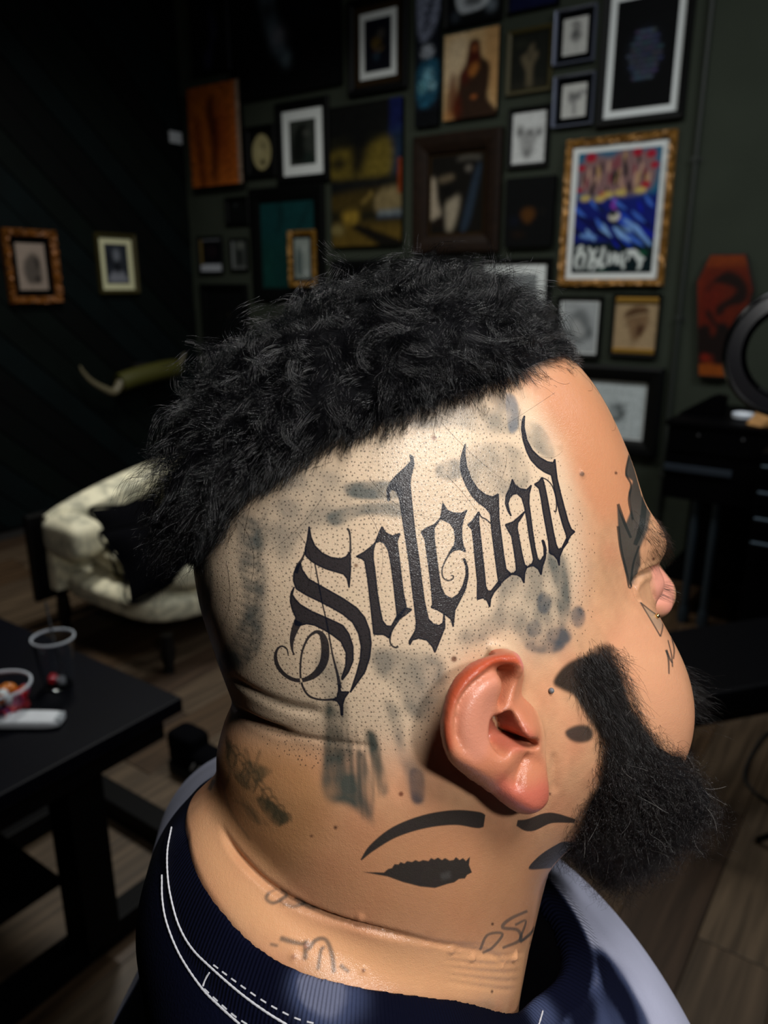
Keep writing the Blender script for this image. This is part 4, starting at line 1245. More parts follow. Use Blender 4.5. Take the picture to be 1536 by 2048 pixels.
def f_head(p):
    z = np.clip(p[:, 2], HZ[0], HZ[-1])
    xb = np.interp(z, HZ, HXB); xf = np.interp(z, HZ, HXF); w = np.interp(z, HZ, HW)
    xm = np.clip(-.012, xb + .004, xf - .004)
    dx = p[:, 0] - xm
    a = np.where(dx > 0, xf - xm, xm - xb)
    ny = 2.15
    r = (np.abs(dx / a) ** ny + np.abs(p[:, 1] / w) ** ny) ** (1 / ny)
    f = (r - 1) * np.minimum(a, w)
    return np.maximum(f, np.maximum(p[:, 2] - HZ[-1], HZ[0] - p[:, 2]))

NZ = [-.28, -.22, -.18, -.15, -.12, -.10, -.085, -.07, -.057, -.045, -.03, -.0]
_nt = lambda v: table(NZ, v)
NZT, NXB = _nt([-.10, -.094, -.090, -.0885, -.0885, -.0915, -.0945, -.0950, -.0925, -.087, -.078, -.05])
_, NXF = _nt([.045, .045, .047, .049, .052, .057, .062, .065, .065, .06, .05, .03])
_, NW = _nt([.09, .085, .08, .0775, .0755, .0745, .074, .073, .071, .068, .062, .04])
_, NYC = _nt([.05, .035, .024, .016, .009, .005, .003, .001, 0, 0, 0, 0])

def f_neck(p):
    z = np.clip(p[:, 2], NZT[0], NZT[-1])
    xb = np.interp(z, NZT, NXB); xf = np.interp(z, NZT, NXF); w = np.interp(z, NZT, NW); yc = np.interp(z, NZT, NYC)
    xm = (xb + xf) / 2 - .005
    dx = p[:, 0] - xm
    a = np.where(dx > 0, xf - xm, xm - xb)
    r = np.sqrt((dx / a) ** 2 + ((p[:, 1] - yc) / w) ** 2)
    f = (r - 1) * np.minimum(a, w)
    return np.maximum(f, np.maximum(p[:, 2] - NZT[-1], NZT[0] - p[:, 2]))

# the upright trunk: B frame (X forward, Y left, Z up in the room), origin at the root of the neck
B_X = np.array([math.cos(PSI), math.sin(PSI), 0]); B_Y = np.array([-math.sin(PSI), math.cos(PSI), 0]); B_Z = np.array([0, 0, 1.0])
B_R = np.stack([B_X, B_Y, B_Z], 1)
B_F = F_M.T @ B_R                      # B axes expressed in the head frame (columns)
B_O = np.array([-.032, .018, -.150])

def to_trunk(p):
    return (p - B_O) @ B_F

def f_trap(p):
    q = to_trunk(p)
    s = q.copy(); s[:, 1] = np.abs(s[:, 1])
    f = capsule(s, (-.026, .0, .020), (-.025, .15, -.085), .062, .05)
    f = smin(f, ellipsoid(q, (.01, 0, -.25), (.115, .17, .23)), .05)
    return f

def f_trunk(p):
    """outside of the shirt"""
    q = to_trunk(p)
    s = q.copy(); s[:, 1] = np.abs(s[:, 1])
    f = capsule(s, (-.026, .0, .008), (-.020, .150, -.075), .066, .060)
    f = smin(f, ellipsoid(q, (.045, .01, -.245), (.168, .20, .245)), .035)
    f = smin(f, ellipsoid(q, (-.040, .01, -.27), (.115, .18, .23)), .03)
    f = smin(f, capsule(s, (-.010, .165, -.10), (.03, .235, -.33), .055, .05), .02)
    return f

def f_base(p):
    h = f_head(p)
    s = p.copy(); s[:, 1] = np.abs(s[:, 1])
    face = p[:, 0] > -.03
    if face.any():
        q = s[face]; g = h[face]
        g = smin(g, ellipsoid(q, (.0755, .035, .0215), (.019, .021, .0115)), .012)
        g = smin(g, ellipsoid(q, (.062, .042, -.052), (.040, .030, .040)), .03)
        g = smin(g, capsule(q, (.099, 0, .024), (.1215, 0, -.006), .009, .0125), .008)
        g = smin(g, ellipsoid(q, (.112, .013, -.009), (.011, .008, .008)), .006)
        g = smin(g, ellipsoid(q, (.082, .034, .0035), (.0155, .0155, .0105)), .005)
        g = smin(g, ellipsoid(q, (.098, 0, -.052), (.014, .022, .008)), .008)
        g = smin(g, ellipsoid(q, (.082, 0, -.098), (.024, .03, .02)), .02)
        h[face] = g
    n = f_neck(p)
    back = sstep(.045, -.075, p[:, 0])
    a = smin(h, n, .030 - .0275 * back)
    t = f_trap(p)
    return smin(a, t, .016 - .010 * sstep(.0, -.06, p[:, 0]))

# ------------------------------------------------------------------ the ear, as a relief standing off the head
EAR_Y, EAR_T = -.088, .15

def ear_xz(pts, h=0.0):
    """picture points to (X, Z) on the ear's plane raised by h"""
    out = []
    for q in pts:
        o, d = head_ray(q[0], q[1])
        # Y - EAR_T X = EAR_Y - h
        t = (EAR_Y - h - (o[1] - EAR_T * o[0])) / (d[1] - EAR_T * d[0])
        P = o + d * t
        out.append((P[0], P[2]))
    return np.array(out)

EAR_OUT = ear_xz(smooth_path([(1058, 1322), (1033, 1304), (1006, 1307), (970, 1315), (939, 1330), (915, 1354), (897, 1385), (887, 1421), (883, 1458), (888, 1494), (900, 1523), (926, 1549), (952, 1570), (975, 1588), (1001, 1604), (1027, 1622), (1053, 1632), (1074, 1630), (1095, 1617), (1105, 1596), (1106, 1572), (1104, 1541), (1108, 1500), (1115, 1460), (1118, 1400), (1090, 1345)], 3, True), -.0045)
EAR_HELIX = ear_xz(smooth_path([(1060, 1338), (1035, 1322), (1005, 1321), (972, 1330), (944, 1347), (922, 1372), (907, 1402), (899, 1440), (897, 1475), (903, 1506), (921, 1534), (948, 1556), (985, 1580)], 4), .003)
EAR_GROOVE = ear_xz(smooth_path([(1018, 1345), (1004, 1337), (985, 1339), (965, 1350), (944, 1370), (929, 1390), (918, 1415), (912, 1445), (912, 1475), (919, 1505), (938, 1528)], 4), -.001)
EAR_ANTI = ear_xz(smooth_path([(980, 1370), (960, 1400), (950, 1440), (951, 1480), (964, 1516), (998, 1540)], 4), .001)
EAR_FOSSA = ear_xz(smooth_path([(1016, 1347), (1017, 1362), (1011, 1382), (1003, 1402), (996, 1420)], 4), -.003)
EAR_CONCHA = ear_xz(smooth_path([(980, 1434), (996, 1428), (1013, 1421), (1022, 1422), (1026, 1434), (1028, 1450), (1034, 1463), (1046, 1472), (1062, 1475), (1070, 1483), (1072, 1492), (1060, 1494), (1040, 1489), (1022, 1486), (1008, 1492), (996, 1505), (984, 1499), (975, 1480), (974, 1455)], 4, True), -.003)
EAR_CANAL = ear_xz([(1014, 1428), (1023, 1448), (1030, 1470), (1050, 1480)], -.010)
EAR_FRONT = ear_xz(smooth_path([(1040, 1300), (1024, 1350), (1010, 1395), (1010, 1425), (1032, 1470), (1066, 1490), (1088, 1530), (1098, 1575), (1100, 1640)], 4), -.002)
EAR_CREASE = ear_xz(smooth_path([(1056, 1516), (1047, 1532), (1037, 1548), (1031, 1566)], 4), 0)
_pt = lambda x, y, h=0: ear_xz([(x, y)], h)[0]
EAR_TRAGUS = _pt(1048, 1446, -.004); EAR_ATRAG = _pt(1018, 1510, 0); EAR_LOBE = _pt(1060, 1597, .002)
EAR_BOX = (EAR_OUT.min(0) - .012, EAR_OUT.max(0) + .012)

def ear_height(u):
    h = np.full(len(u), -.0015)
    d, t = path_dist(u, EAR_FRONT)
    # which side of the front line: sign from the line's direction (it runs downwards; forward is +X)
    zz = EAR_FRONT[::-1, 1]; xx = EAR_FRONT[::-1, 0]
    sd = u[:, 0] - np.interp(u[:, 1], zz, xx)
    d = np.where(sd > 0, d, -d)
    low = sstep(EAR_FRONT[20, 1], EAR_FRONT[26, 1], u[:, 1])      # 0 high ... 1 low
    wid = .017 - .010 * low
    h -= .0125 * sstep(-.001, 1, d / wid) * (d > 0)
    g = lambda dd, s: np.exp(-(dd / s) ** 2)
    dh, th = path_dist(u, EAR_HELIX)
    fade = sstep(1.0, .72, th) * (.35 + .65 * sstep(0, .12, th))
    h += .0050 * fade * np.clip(1 - (dh / .0048) ** 2, 0, 1) ** .7
    dg, tg = path_dist(u, EAR_GROOVE)
    h -= (.0016 + .0042 * sstep(.5, .05, tg)) * g(dg, .0016 + .0012 * sstep(.4, .0, tg)) * sstep(1, .75, tg)
    da, ta = path_dist(u, EAR_ANTI)
    h += .0026 * g(da, .0062)
    df, tf = path_dist(u, EAR_FOSSA)
    h -= .0085 * g(df, .0024 - .0011 * tf) * sstep(1.0, .8, tf)
    h += .0058 * g(np.linalg.norm(u - EAR_TRAGUS, axis=1), .0068)
    h += .0026 * g(np.linalg.norm(u - EAR_ATRAG, axis=1), .0062)
    h += .0042 * np.clip(1 - (np.linalg.norm(u - EAR_LOBE, axis=1) / .0115) ** 2, 0, 1)
    dc, tc = path_dist(u, EAR_CREASE)
    h -= .0020 * g(dc, .0014)
    m = sstep(-.0007, .0024, poly_dist(u, EAR_CONCHA))
    hb = -.0105 - .010 * g(path_dist(u, EAR_CANAL)[0], .0042)
    h = h * (1 - m) + hb * m
    return h

def f_ear(p):
    u = p[:, [0, 2]]
    out = poly_dist(u, EAR_OUT)
    w = -(p[:, 1] - EAR_T * p[:, 0] - EAR_Y)
    h = ear_height(u)
    h = h - .0055 * np.clip(1 - out / .0055, 0, 1.6) ** 2
    d, t = path_dist(u, EAR_FRONT)
    sd = u[:, 0] - np.interp(u[:, 1], EAR_FRONT[::-1, 1], EAR_FRONT[::-1, 0])
    under = -.0065 - .032 * np.maximum(sstep(.0055, .0105, out), sstep(-.008, .0, sd))
    return np.maximum(np.maximum((w - h) * .6, -out * .9), (under - w) * .6)

def f_skin(p):
    f = f_base(p)
    m = (p[:, 0] > EAR_BOX[0][0]) & (p[:, 0] < EAR_BOX[1][0]) & (p[:, 2] > EAR_BOX[0][1]) & (p[:, 2] < EAR_BOX[1][1]) & (p[:, 1] < -.045) & (p[:, 1] > -.115)
    if m.any():
        f[m] = smin(f[m], f_ear(p[m]), .0035)
    return f + .0032 * sstep(.0005, -.006, f_cut(p)) * (p[:, 2] < -.05)

# height of the collar's edge all round the neck (angle from the front towards his right)
_ca = np.radians([-180, -150, -90, -45, -10, 2.5, 14, 32, 63, 88, 108, 135, 156, 180])
_cz = np.array([-.0960, -.092, -.096, -.122, -.152, -.163, -.170, -.1713, -.1553, -.1414, -.1335, -.1257, -.1135, -.0960])
_cr = np.array([.0745, .0750, .080, .085, .090, .0915, .0885, .0706, .0612, .0646, .0676, .0707, .0725, .0745])
_CA, _CZ = table(_ca, _cz)
_, _CR = table(_ca, _cr)
def f_cut(p):
    """negative on the cloth's side of the collar edge, which lies on a cone round the neck"""
    dx = p[:, 0] + .03
    a = np.arctan2(-p[:, 1], dx)
    return ((p[:, 2] - np.interp(a, _CA, _CZ)) - (np.hypot(dx, p[:, 1]) - np.interp(a, _CA, _CR))) * .6

def f_shirt(p):
    t = f_trunk(p)
    c = f_cut(p)
    rib = .0010 * sstep(-.0165, -.0150, c)
    return np.maximum(np.abs(t) - .0022 - rib, c)

# ------------------------------------------------------------------ skin mesh
SKIN_H = .0010
V, Q = surface_net(f_skin, (-.16, -.17, -.245), (.17, .17, .15), SKIN_H)
print('skin', len(V), round(time.time() - T0, 1))
BV_SKIN = BVHTree.FromPolygons(V.tolist(), Q.tolist())
EAR_V = (V[:, 1] < -.0765) & (V[:, 0] > EAR_BOX[0][0]) & (V[:, 0] < EAR_BOX[1][0]) & (V[:, 2] > EAR_BOX[0][1]) & (V[:, 2] < EAR_BOX[1][1])

def hit(px, py, bvh=None):
    o, d = head_ray(px, py)
    h = (bvh or BV_SKIN).ray_cast(Vector(o), Vector(d))
    return (np.array(h[0]), np.array(h[1])) if h[0] is not None else (None, None)

def hits(pts):
    return np.array([h for h in (hit(x, y)[0] for x, y in pts) if h is not None])

# creases, folds and small growths pressed into the surface
# smooth the ear's edges
ev = (V[:, 1] < -.076) & (V[:, 0] > EAR_BOX[0][0]) & (V[:, 0] < EAR_BOX[1][0]) & (V[:, 2] > EAR_BOX[0][1]) & (V[:, 2] < EAR_BOX[1][1])
for it in range(3):
    acc = np.zeros_like(V); num = np.zeros(len(V))
    for k in range(4):
        for a in range(3):
            acc[:, a] += np.bincount(Q[:, k], V[Q[:, (k + 1) % 4], a] + V[Q[:, (k + 3) % 4], a], len(V))
        num += np.bincount(Q[:, k], minlength=len(V)) * 2
    V[ev] += .6 * (acc[ev] / num[ev][:, None] - V[ev])
NRM = vertex_normals(V, Q)
def press(pts, r, depth, lip=0.0, n=4, ends=.2):
    P = hits(smooth_path(pts, n))
    if len(P) < 2:
        return
    lo, hi = P.min(0) - 4 * r, P.max(0) + 4 * r
    m = np.where(((V > lo) & (V < hi)).all(1))[0]
    d, t = path_dist(V[m], P)
    e = sstep(0, ends, t) * sstep(1, 1 - ends, t)
    a = -depth * np.exp(-(d / r) ** 2) + lip * np.exp(-((d - 2.2 * r) / (1.1 * r)) ** 2)
    V[m] += NRM[m] * (a * e)[:, None]

press([(447, 1345), (490, 1374), (544, 1402), (599, 1419), (660, 1425)], .0022, .0014, .0)
press([(452, 1398), (480, 1424), (520, 1446), (560, 1461), (600, 1472)], .0018, .0028, .0002, ends=.35)
press([(560, 1462), (620, 1477), (690, 1487), (760, 1495)], .0009, .0008, .0)
press([(436, 1640), (462, 1692), (505, 1742), (550, 1780), (610, 1815), (690, 1845), (780, 1868), (880, 1888)], .0013, .0030, .0)
for k in range(6):
    press([(700 + 22 * k, 1848 + 6 * k), (800 + 22 * k, 1872 + 5 * k), (900 + 18 * k, 1888 + 4 * k + (k % 2) * 6), (1010, 1892 + 9 * k)], .0006, .0004, .0)
for k in range(5):
    press([(880, 1905 + 14 * k), (950, 1912 + 15 * k), (1010, 1912 + 17 * k), (1055, 1905 + 18 * k)], .0007, .0004)
press([(1316, 1134), (1296, 1143), (1276, 1156), (1264, 1172)], .0014, .0026, .0006)
press([(1268, 1160), (1272, 1190), (1284, 1205)], .0012, .0010, .0002)
press([(1306, 1142), (1304, 1170), (1312, 1205)], .0010, .0010)
press([(1108, 1500), (1110, 1545), (1108, 1590)], .0012, .0010)
def wart(px, py, r, h):
    P, n = hit(px, py)
    if P is None:
        return
    d = np.linalg.norm(V - P, axis=1)
    m = d < r * 1.6
    V[m] += NRM[m] * (h * np.clip(1 - (d[m] / (r * 1.5)) ** 2, 0, 1) ** .8)[:, None]
for x, y, r, h in [(904, 1899, .0011, .0016), (946, 1916, .0011, .0013), (1030, 1912, .0013, .0026), (1008, 1930, .0007, .0008), (612, 1892, .0010, .0010), (587, 1914, .0012, .0009),
                   (569, 1803, .0010, .0011), (721, 1836, .0011, .0013), (1164, 948, .0010, .0012), (1118, 890, .0009, .0008), (727, 1941, .001, .0006)]:
    wart(x, y, r * 1.1, h * .6)
NRM = vertex_normals(V, Q)
BV_SKIN = BVHTree.FromPolygons(V.tolist(), Q.tolist())

# ------------------------------------------------------------------ skin picture, unrolled round the head's upright axis
UW, UH = 2816, 3072
def unroll(P):
    a = np.arctan2(-P[:, 1], P[:, 0]) / np.pi
    a = np.where(a < -.85, a + 2, a)
    return np.stack([(a + .15) / 1.3 * UW, (.145 - P[:, 2]) / .39 * UH], 1)

SK = Canvas(UW, UH, lin(194, 142, 107))
MILD = noise2(UH, UW, 70, 3) * .045 + noise2(UH, UW, 14, 4) * .03
SK.a *= (1 + MILD)[..., None]
SK.a[..., 1:] *= (1 + noise2(UH, UW, 40, 5) * .035)[..., None]

def on_skin(poly, step=3.0):
    P = hits(densify(poly, step))
    return unroll(P) if len(P) > 2 else None

def tint(poly, color, alpha, soft=0, step=6.0, smooth=True, tex=None):
    if smooth:
        poly = smooth_path(poly, 5, True)
    u = on_skin(poly, step)
    if u is not None:
        SK.fill(u, color, alpha, soft, tex)

# the ear has a sheet of its own
EX0, EZ0 = EAR_BOX[0]; EX1, EZ1 = EAR_BOX[1]
EW = 640; EH = int(EW * (EZ1 - EZ0) / (EX1 - EX0))
EC = Canvas(EW, EH, lin(196, 142, 107))
EC.a *= (1 + noise2(EH, EW, 40, 13) * .04 + noise2(EH, EW, 8, 14) * .03)[..., None]
def tint_ear(poly, color, alpha, soft, h=.0):
    q = ear_xz(densify(smooth_path(poly, 5, True), 6), h)
    EC.fill(np.stack([(q[:, 0] - EX0) / (EX1 - EX0) * EW, (EZ1 - q[:, 1]) / (EZ1 - EZ0) * EH], 1), color, alpha, soft * 1.6)

def ink(poly, alpha=.96, color=(.0065, .0075, .014), soft=0, smooth=False):
    if smooth:
        poly = smooth_path(poly, 5, True)
    u = on_skin(poly, 2.5)
    if u is not None:
        SK.fill(u, color, alpha, soft)

def inkline(pts, alpha=.95, color=(.0065, .0075, .014), soft=0, n=6):
    ink(ribbon(pts, n), alpha, color, soft)

# tone of the skin: pale shaved scalp, warm brow and cheek, darker neck, lighter nape, pink ear
tint([(390, 1120), (480, 960), (700, 830), (1000, 770), (1100, 850), (1150, 1000), (1160, 1200), (1090, 1300), (960, 1300), (880, 1400), (850, 1500), (600, 1490), (440, 1400)], lin(205, 183, 156), .9, 60, 12)
tint([(1130, 730), (1260, 880), (1310, 1000), (1230, 1050), (1180, 1000), (1130, 880), (1080, 800)], lin(188, 128, 92), .9, 45, 12)
tint([(640, 1640), (850, 1620), (1060, 1680), (1100, 1800), (1060, 1900), (850, 1880), (620, 1800)], lin(174, 122, 86), .75, 60, 12)
tint([(440, 1480), (640, 1500), (660, 1640), (560, 1760), (440, 1640)], lin(160, 114, 72), .8, 50, 12)
tint([(395, 1620), (470, 1720), (640, 1850), (900, 1900), (1050, 1900), (1050, 2000), (700, 1960), (460, 1830), (390, 1700)], lin(226, 168, 122), .8, 20, 12)
tint([(1240, 1240), (1330, 1240), (1385, 1420), (1370, 1520), (1290, 1440), (1240, 1330)], lin(204, 146, 112), .7, 30, 12)
tint([(1308, 1130), (1345, 1160), (1345, 1215), (1322, 1226), (1306, 1180)], lin(226, 150, 132), .8, 5)
ear_rim = [(1058, 1322), (1006, 1303), (930, 1330), (890, 1390), (878, 1458), (890, 1510), (940, 1570), (1010, 1620), (1070, 1640), (1110, 1610), (1104, 1541), (1085, 1500), (1100, 1450), (1090, 1345)]
tint_ear(ear_rim, lin(188, 116, 86), .9, 8)
tint_ear([(1050, 1325), (1006, 1303), (930, 1330), (890, 1390), (878, 1458), (890, 1510), (905, 1500), (903, 1440), (925, 1385), (965, 1345), (1010, 1335)], lin(174, 74, 46), .95, 6)
tint_ear([(925, 1400), (965, 1360), (1000, 1350), (990, 1420), (975, 1500), (940, 1520), (918, 1460)], lin(202, 134, 110), .85, 9)
tint_ear([(990, 1545), (1040, 1570), (1090, 1560), (1108, 1600), (1070, 1634), (1010, 1612)], lin(192, 98, 82), .8, 10)
tint_ear([(1040, 1308), (1060, 1320), (1056, 1345), (1046, 1330)], lin(214, 120, 120), .8, 4)
tint_ear([(985, 1440), (1025, 1430), (1070, 1485), (1010, 1500)], lin(180, 96, 78), .7, 5)
tint_ear([(1010, 1425), (1030, 1428), (1034, 1470), (1018, 1462)], lin(92, 38, 26), .7, 4)  # shade inside the ear canal, painted into the colour

# old soft grey work under the lettering
GREY = (.075, .085, .080)
def smoke(poly, alpha, soft=14, color=GREY):
    tint(poly, color, min(.92, alpha * 1.3), soft * .8, 8, True, SMOKE)
SMOKE = np.clip(.85 + noise2(UH, UW, 22, 8) * .22, .25, 1.15)
smoke([(478, 1020), (520, 1050), (532, 1140), (528, 1250), (508, 1318), (456, 1345), (432, 1318), (470, 1270), (492, 1200), (474, 1110)], .62)
smoke([(392, 1130), (420, 1122), (424, 1180), (412, 1240), (398, 1212)], .55, 10)
smoke([(520, 960), (610, 930), (690, 960), (700, 1040), (620, 1060), (570, 1130), (530, 1080)], .38, 22)
smoke([(690, 968), (760, 962), (800, 970), (800, 996), (745, 1000), (700, 994)], .62, 6)
smoke([(655, 1028), (720, 1008), (806, 1006), (800, 1034), (730, 1030), (670, 1052)], .58, 7)
smoke([(815, 846), (900, 812), (1000, 782), (1040, 812), (1034, 862), (980, 868), (900, 852), (840, 858)], .42, 9)
smoke([(1012, 790), (1034, 800), (1036, 856), (1018, 862)], .40, 4, (.07, .10, .14))
smoke([(930, 905), (985, 885), (1040, 900), (1060, 960), (1030, 992), (975, 990), (935, 960)], .36, 12)
smoke([(1040, 850), (1080, 850), (1108, 900), (1100, 920), (1060, 890)], .42, 8)
smoke([(876, 930), (920, 918), (930, 946), (900, 962), (872, 950)], .45, 7)
smoke([(1000, 1160), (1050, 1130), (1130, 1110), (1142, 1190), (1140, 1280), (1110, 1306), (1060, 1300), (1020, 1260), (930, 1296), (920, 1262), (990, 1220)], .42, 14)
smoke([(1094, 1108), (1122, 1104), (1138, 1180), (1138, 1240), (1118, 1252), (1112, 1180)], .50, 8)
for x, y, rx, ry, a in [(1088, 1206, 15, 22, .6), (1156, 1234, 15, 22, .62), (1068, 1258, 16, 18, .55), (1118, 1272, 26, 18, .55), (1090, 1292, 40, 14, .5)]:
    t = np.linspace(0, 6.283, 14)[:-1]
    smoke(np.stack([x + rx * np.cos(t), y + ry * np.sin(t)], 1), a, 7, (.05, .062, .075))
smoke([(738, 1296), (800, 1300), (884, 1320), (884, 1392), (848, 1440), (812, 1424), (792, 1376), (752, 1346)], .48, 16)
smoke([(640, 1300), (684, 1330), (690, 1396), (655, 1400), (630, 1350)], .35, 10)
smoke([(652, 1402), (690, 1400), (700, 1470), (716, 1560), (748, 1650), (700, 1612), (655, 1600), (642, 1560), (650, 1480)], .66, 10, (.055, .06, .05))
smoke([(712, 1510), (728, 1508), (748, 1580), (742, 1640), (718, 1590)], .55, 7, (.05, .055, .05))
smoke([(732, 1462), (752, 1468), (766, 1530), (776, 1580), (762, 1590), (742, 1520)], .66, 8, (.055, .06, .05))
smoke([(768, 1400), (800, 1420), (812, 1500), (846, 1540), (850, 1600), (828, 1604), (806, 1540), (786, 1470)], .40, 10)
smoke([(820, 1540), (846, 1546), (848, 1600), (824, 1602)], .5, 6, (.03, .035, .05))
for q, a in [([(452, 1470), (470, 1500), (500, 1520), (545, 1540), (530, 1556), (500, 1580), (472, 1560), (455, 1520)], .5), ([(512, 1596), (540, 1600), (580, 1636), (556, 1652), (530, 1630)], .62), ([(480, 1590), (520, 1630), (540, 1650), (500, 1640)], .3)]:
    smoke(q, a, 6, (.06, .05, .028))
for k in range(9):
    r_ = random.Random(200 + k)
    x, y = 452 + 13 * k, 1500 + 17 * k
    inkline([(x, y - 16, 3), (x + 10 + r_.uniform(-3, 3), y, 7), (x + 2, y + 18, 4)], .55, (.05, .042, .024), 2)
    inkline([(x + 4, y - 4, 3), (x + 20 + r_.uniform(-4, 4), y - 8, 6), (x + 28, y + 8, 3)], .5, (.05, .042, .024), 2)
for L in [[(462, 1480, 8), (452, 1510, 6), (460, 1545, 7), (448, 1580, 6)], [(490, 1496, 8), (500, 1530, 6), (486, 1560, 7)], [(470, 1600, 5), (500, 1620, 6), (520, 1650, 5)], [(520, 1500, 7), (505, 1550, 6)], [(444, 1560, 5), (460, 1620, 6), (500, 1680, 5)]]:
    inkline(L, .4, (.06, .05, .03), 3)

for k in range(13):
    r_ = random.Random(k)
    x0, y0 = 646 + 9.5 * k + r_.uniform(-3, 3), 1440 + 6 * abs(k - 4) + r_.uniform(-14, 14)
    x1, y1 = 660 + 8.6 * k + r_.uniform(-4, 4), 1575 + 60 * math.exp(-((k - 8) / 3.0) ** 2) + r_.uniform(-12, 12)
    inkline([(x0, y0, 3), ((x0 + x1) / 2 + r_.uniform(-4, 4), (y0 + y1) / 2, 8), (x1, y1, 2)], .42, (.035, .04, .034), 3)
for k in range(17):
    y = 1040 + 17 * k; cx_ = 514 - .05 * (y - 1040) + 4 * math.sin(k)
    r_ = random.Random(50 + k)
    inkline([(cx_, y + 8, 7), (cx_ + 13, y - 4, 6), (cx_ + 20 + r_.uniform(-4, 5), y - 18, 2)], .38, (.045, .052, .048), 3)
    inkline([(cx_, y + 8, 7), (cx_ - 16, y, 7), (cx_ - 32 + r_.uniform(-6, 6), y - 8, 2)], .38, (.045, .052, .048), 3)
inkline([(520, 1050, 4), (516, 1130, 7), (508, 1240, 8), (494, 1330, 4)], .3, (.04, .045, .04), 3)
for k in range(7):
    inkline([(398 + 4 * k, 1122 + 4 * k, 3), (394 + 4 * k, 1160 + 3 * k, 5), (402 + 3 * k, 1215 + 5 * k, 2)], .35, (.05, .055, .05), 2)

# solid black pieces
BLUEBLACK = (.012, .017, .019)
ink(ribbon([(722, 1720, 3), (745, 1695, 14), (790, 1664, 22), (850, 1643, 27), (910, 1635, 30), (955, 1640, 33), (969, 1642, 25)]), .95, BLUEBLACK, 1)
lash = [(724, 1744), (768, 1745), (776, 1738), (784, 1736), (789, 1728), (797, 1729), (801, 1724), (809, 1727), (814, 1722), (824, 1724), (831, 1720), (838, 1723), (846, 1720), (857, 1722), (862, 1716), (869, 1719), (876, 1715), (884, 1720), (890, 1716),
        (899, 1721), (907, 1720), (912, 1714), (919, 1720), (926, 1716), (932, 1722), (940, 1713), (938, 1730), (944, 1745), (934, 1750), (930, 1757), (918, 1758), (908, 1765), (895, 1768), (870, 1776), (840, 1773), (805, 1764), (775, 1753)]
ink(lash, .95, BLUEBLACK, 1)
ink([(880, 1748), (900, 1742), (902, 1756), (884, 1760)], .14, (.2, .2, .19), 4)
ink(ribbon([(1034, 1646, 12), (1060, 1650, 26), (1100, 1636, 22), (1150, 1642, 8)]), .93, BLUEBLACK, 1)
ink([(1057, 1737), (1078, 1712), (1108, 1692), (1130, 1683), (1160, 1690), (1160, 1716), (1120, 1732), (1085, 1738)], .95, BLUEBLACK, 2, True)
ink([(1130, 1464), (1148, 1452), (1172, 1450), (1186, 1462), (1182, 1480), (1160, 1486), (1140, 1480)], .9, BLUEBLACK, 4, True)
ink([(1106, 1366), (1122, 1338), (1150, 1318), (1190, 1310), (1232, 1340), (1262, 1420), (1260, 1480), (1210, 1480), (1172, 1430), (1150, 1394), (1124, 1380)], .95, (.006, .008, .008), 5, True)
bolt = [(1258, 905), (1284, 936), (1300, 975), (1306, 1002), (1296, 1060), (1280, 1098), (1282, 1130), (1262, 1176), (1249, 1140), (1240, 1094), (1236, 1050), (1234, 1010), (1252, 1046), (1262, 1020), (1257, 985), (1266, 962), (1250, 952)]
ink(bolt, .93, (.030, .038, .037), 3)
for L in [[(1260, 905, 4), (1252, 945, 4), (1262, 970, 4), (1258, 1000, 5), (1266, 1040, 5)], [(1236, 1008, 6), (1250, 1048, 6), (1262, 1076, 5)], [(1236, 1052, 6), (1242, 1100, 6), (1252, 1140, 5), (1260, 1176, 5), (1266, 1130, 4), (1278, 1092, 4)], [(1290, 985, 10), (1284, 1050, 12), (1270, 1090, 8)]]:
    inkline(L, .85, (.016, .02, .02), 1)
for L in [[(1281, 1205, 3), (1302, 1222, 3), (1326, 1238, 3)], [(1326, 1238, 3), (1325, 1256, 3), (1321, 1273, 3)], [(1321, 1273, 3), (1302, 1240, 3), (1281, 1205, 3)],
          [(1333, 1300, 4), (1337, 1320, 4), (1338, 1348, 3)], [(1332, 1300, 5), (1340, 1318, 4), (1345, 1326, 3)], [(1336, 1280, 2.5), (1343, 1310, 3), (1345, 1334, 3)], [(1340, 1262, 2.5), (1348, 1296, 3), (1347, 1318, 3)]]:
    inkline(L, .8, (.02, .026, .027), 1)
tint([(1290, 1215), (1322, 1240), (1319, 1262), (1303, 1240)], (.22, .21, .16), .5, 3)
# faded script on the neck and the shoulder
FADED = (.05, .055, .052)
for L in [[(1055, 1822, 4), (1020, 1838, 5), (1005, 1855, 5), (1035, 1860, 5), (1040, 1880, 5), (1005, 1896, 4)], [(960, 1900, 4), (975, 1870, 4), (1005, 1868, 4), (985, 1895, 4), (965, 1906, 4)], [(1030, 1850, 4), (1052, 1842, 3), (1040, 1880, 4), (1060, 1870, 3), (1070, 1850, 3)], [(1040, 1885, 4), (1075, 1855, 3), (1060, 1890, 3), (1085, 1862, 3)],
          [(545, 1778, 5), (532, 1796, 5), (548, 1806, 5), (572, 1790, 5), (560, 1776, 4)], [(560, 1800, 6), (585, 1812, 6), (612, 1806, 5)], [(590, 1795, 6), (620, 1812, 6), (640, 1816, 4)],
          [(560, 1876, 8), (590, 1885, 7), (618, 1890, 4)], [(612, 1880, 7), (610, 1920, 7)], [(616, 1900, 6), (632, 1880, 6), (652, 1880, 6), (664, 1910, 7), (668, 1946, 6)], [(636, 1940, 5), (642, 1900, 5), (650, 1895, 4)], [(680, 1930, 6), (698, 1944, 5)], [(540, 1888, 4), (556, 1892, 4)],
          [(428, 1560, 5), (418, 1580, 6)]]:
    inkline([(q[0], q[1], q[2] * 1.35) for q in L], .72, FADED, 2)

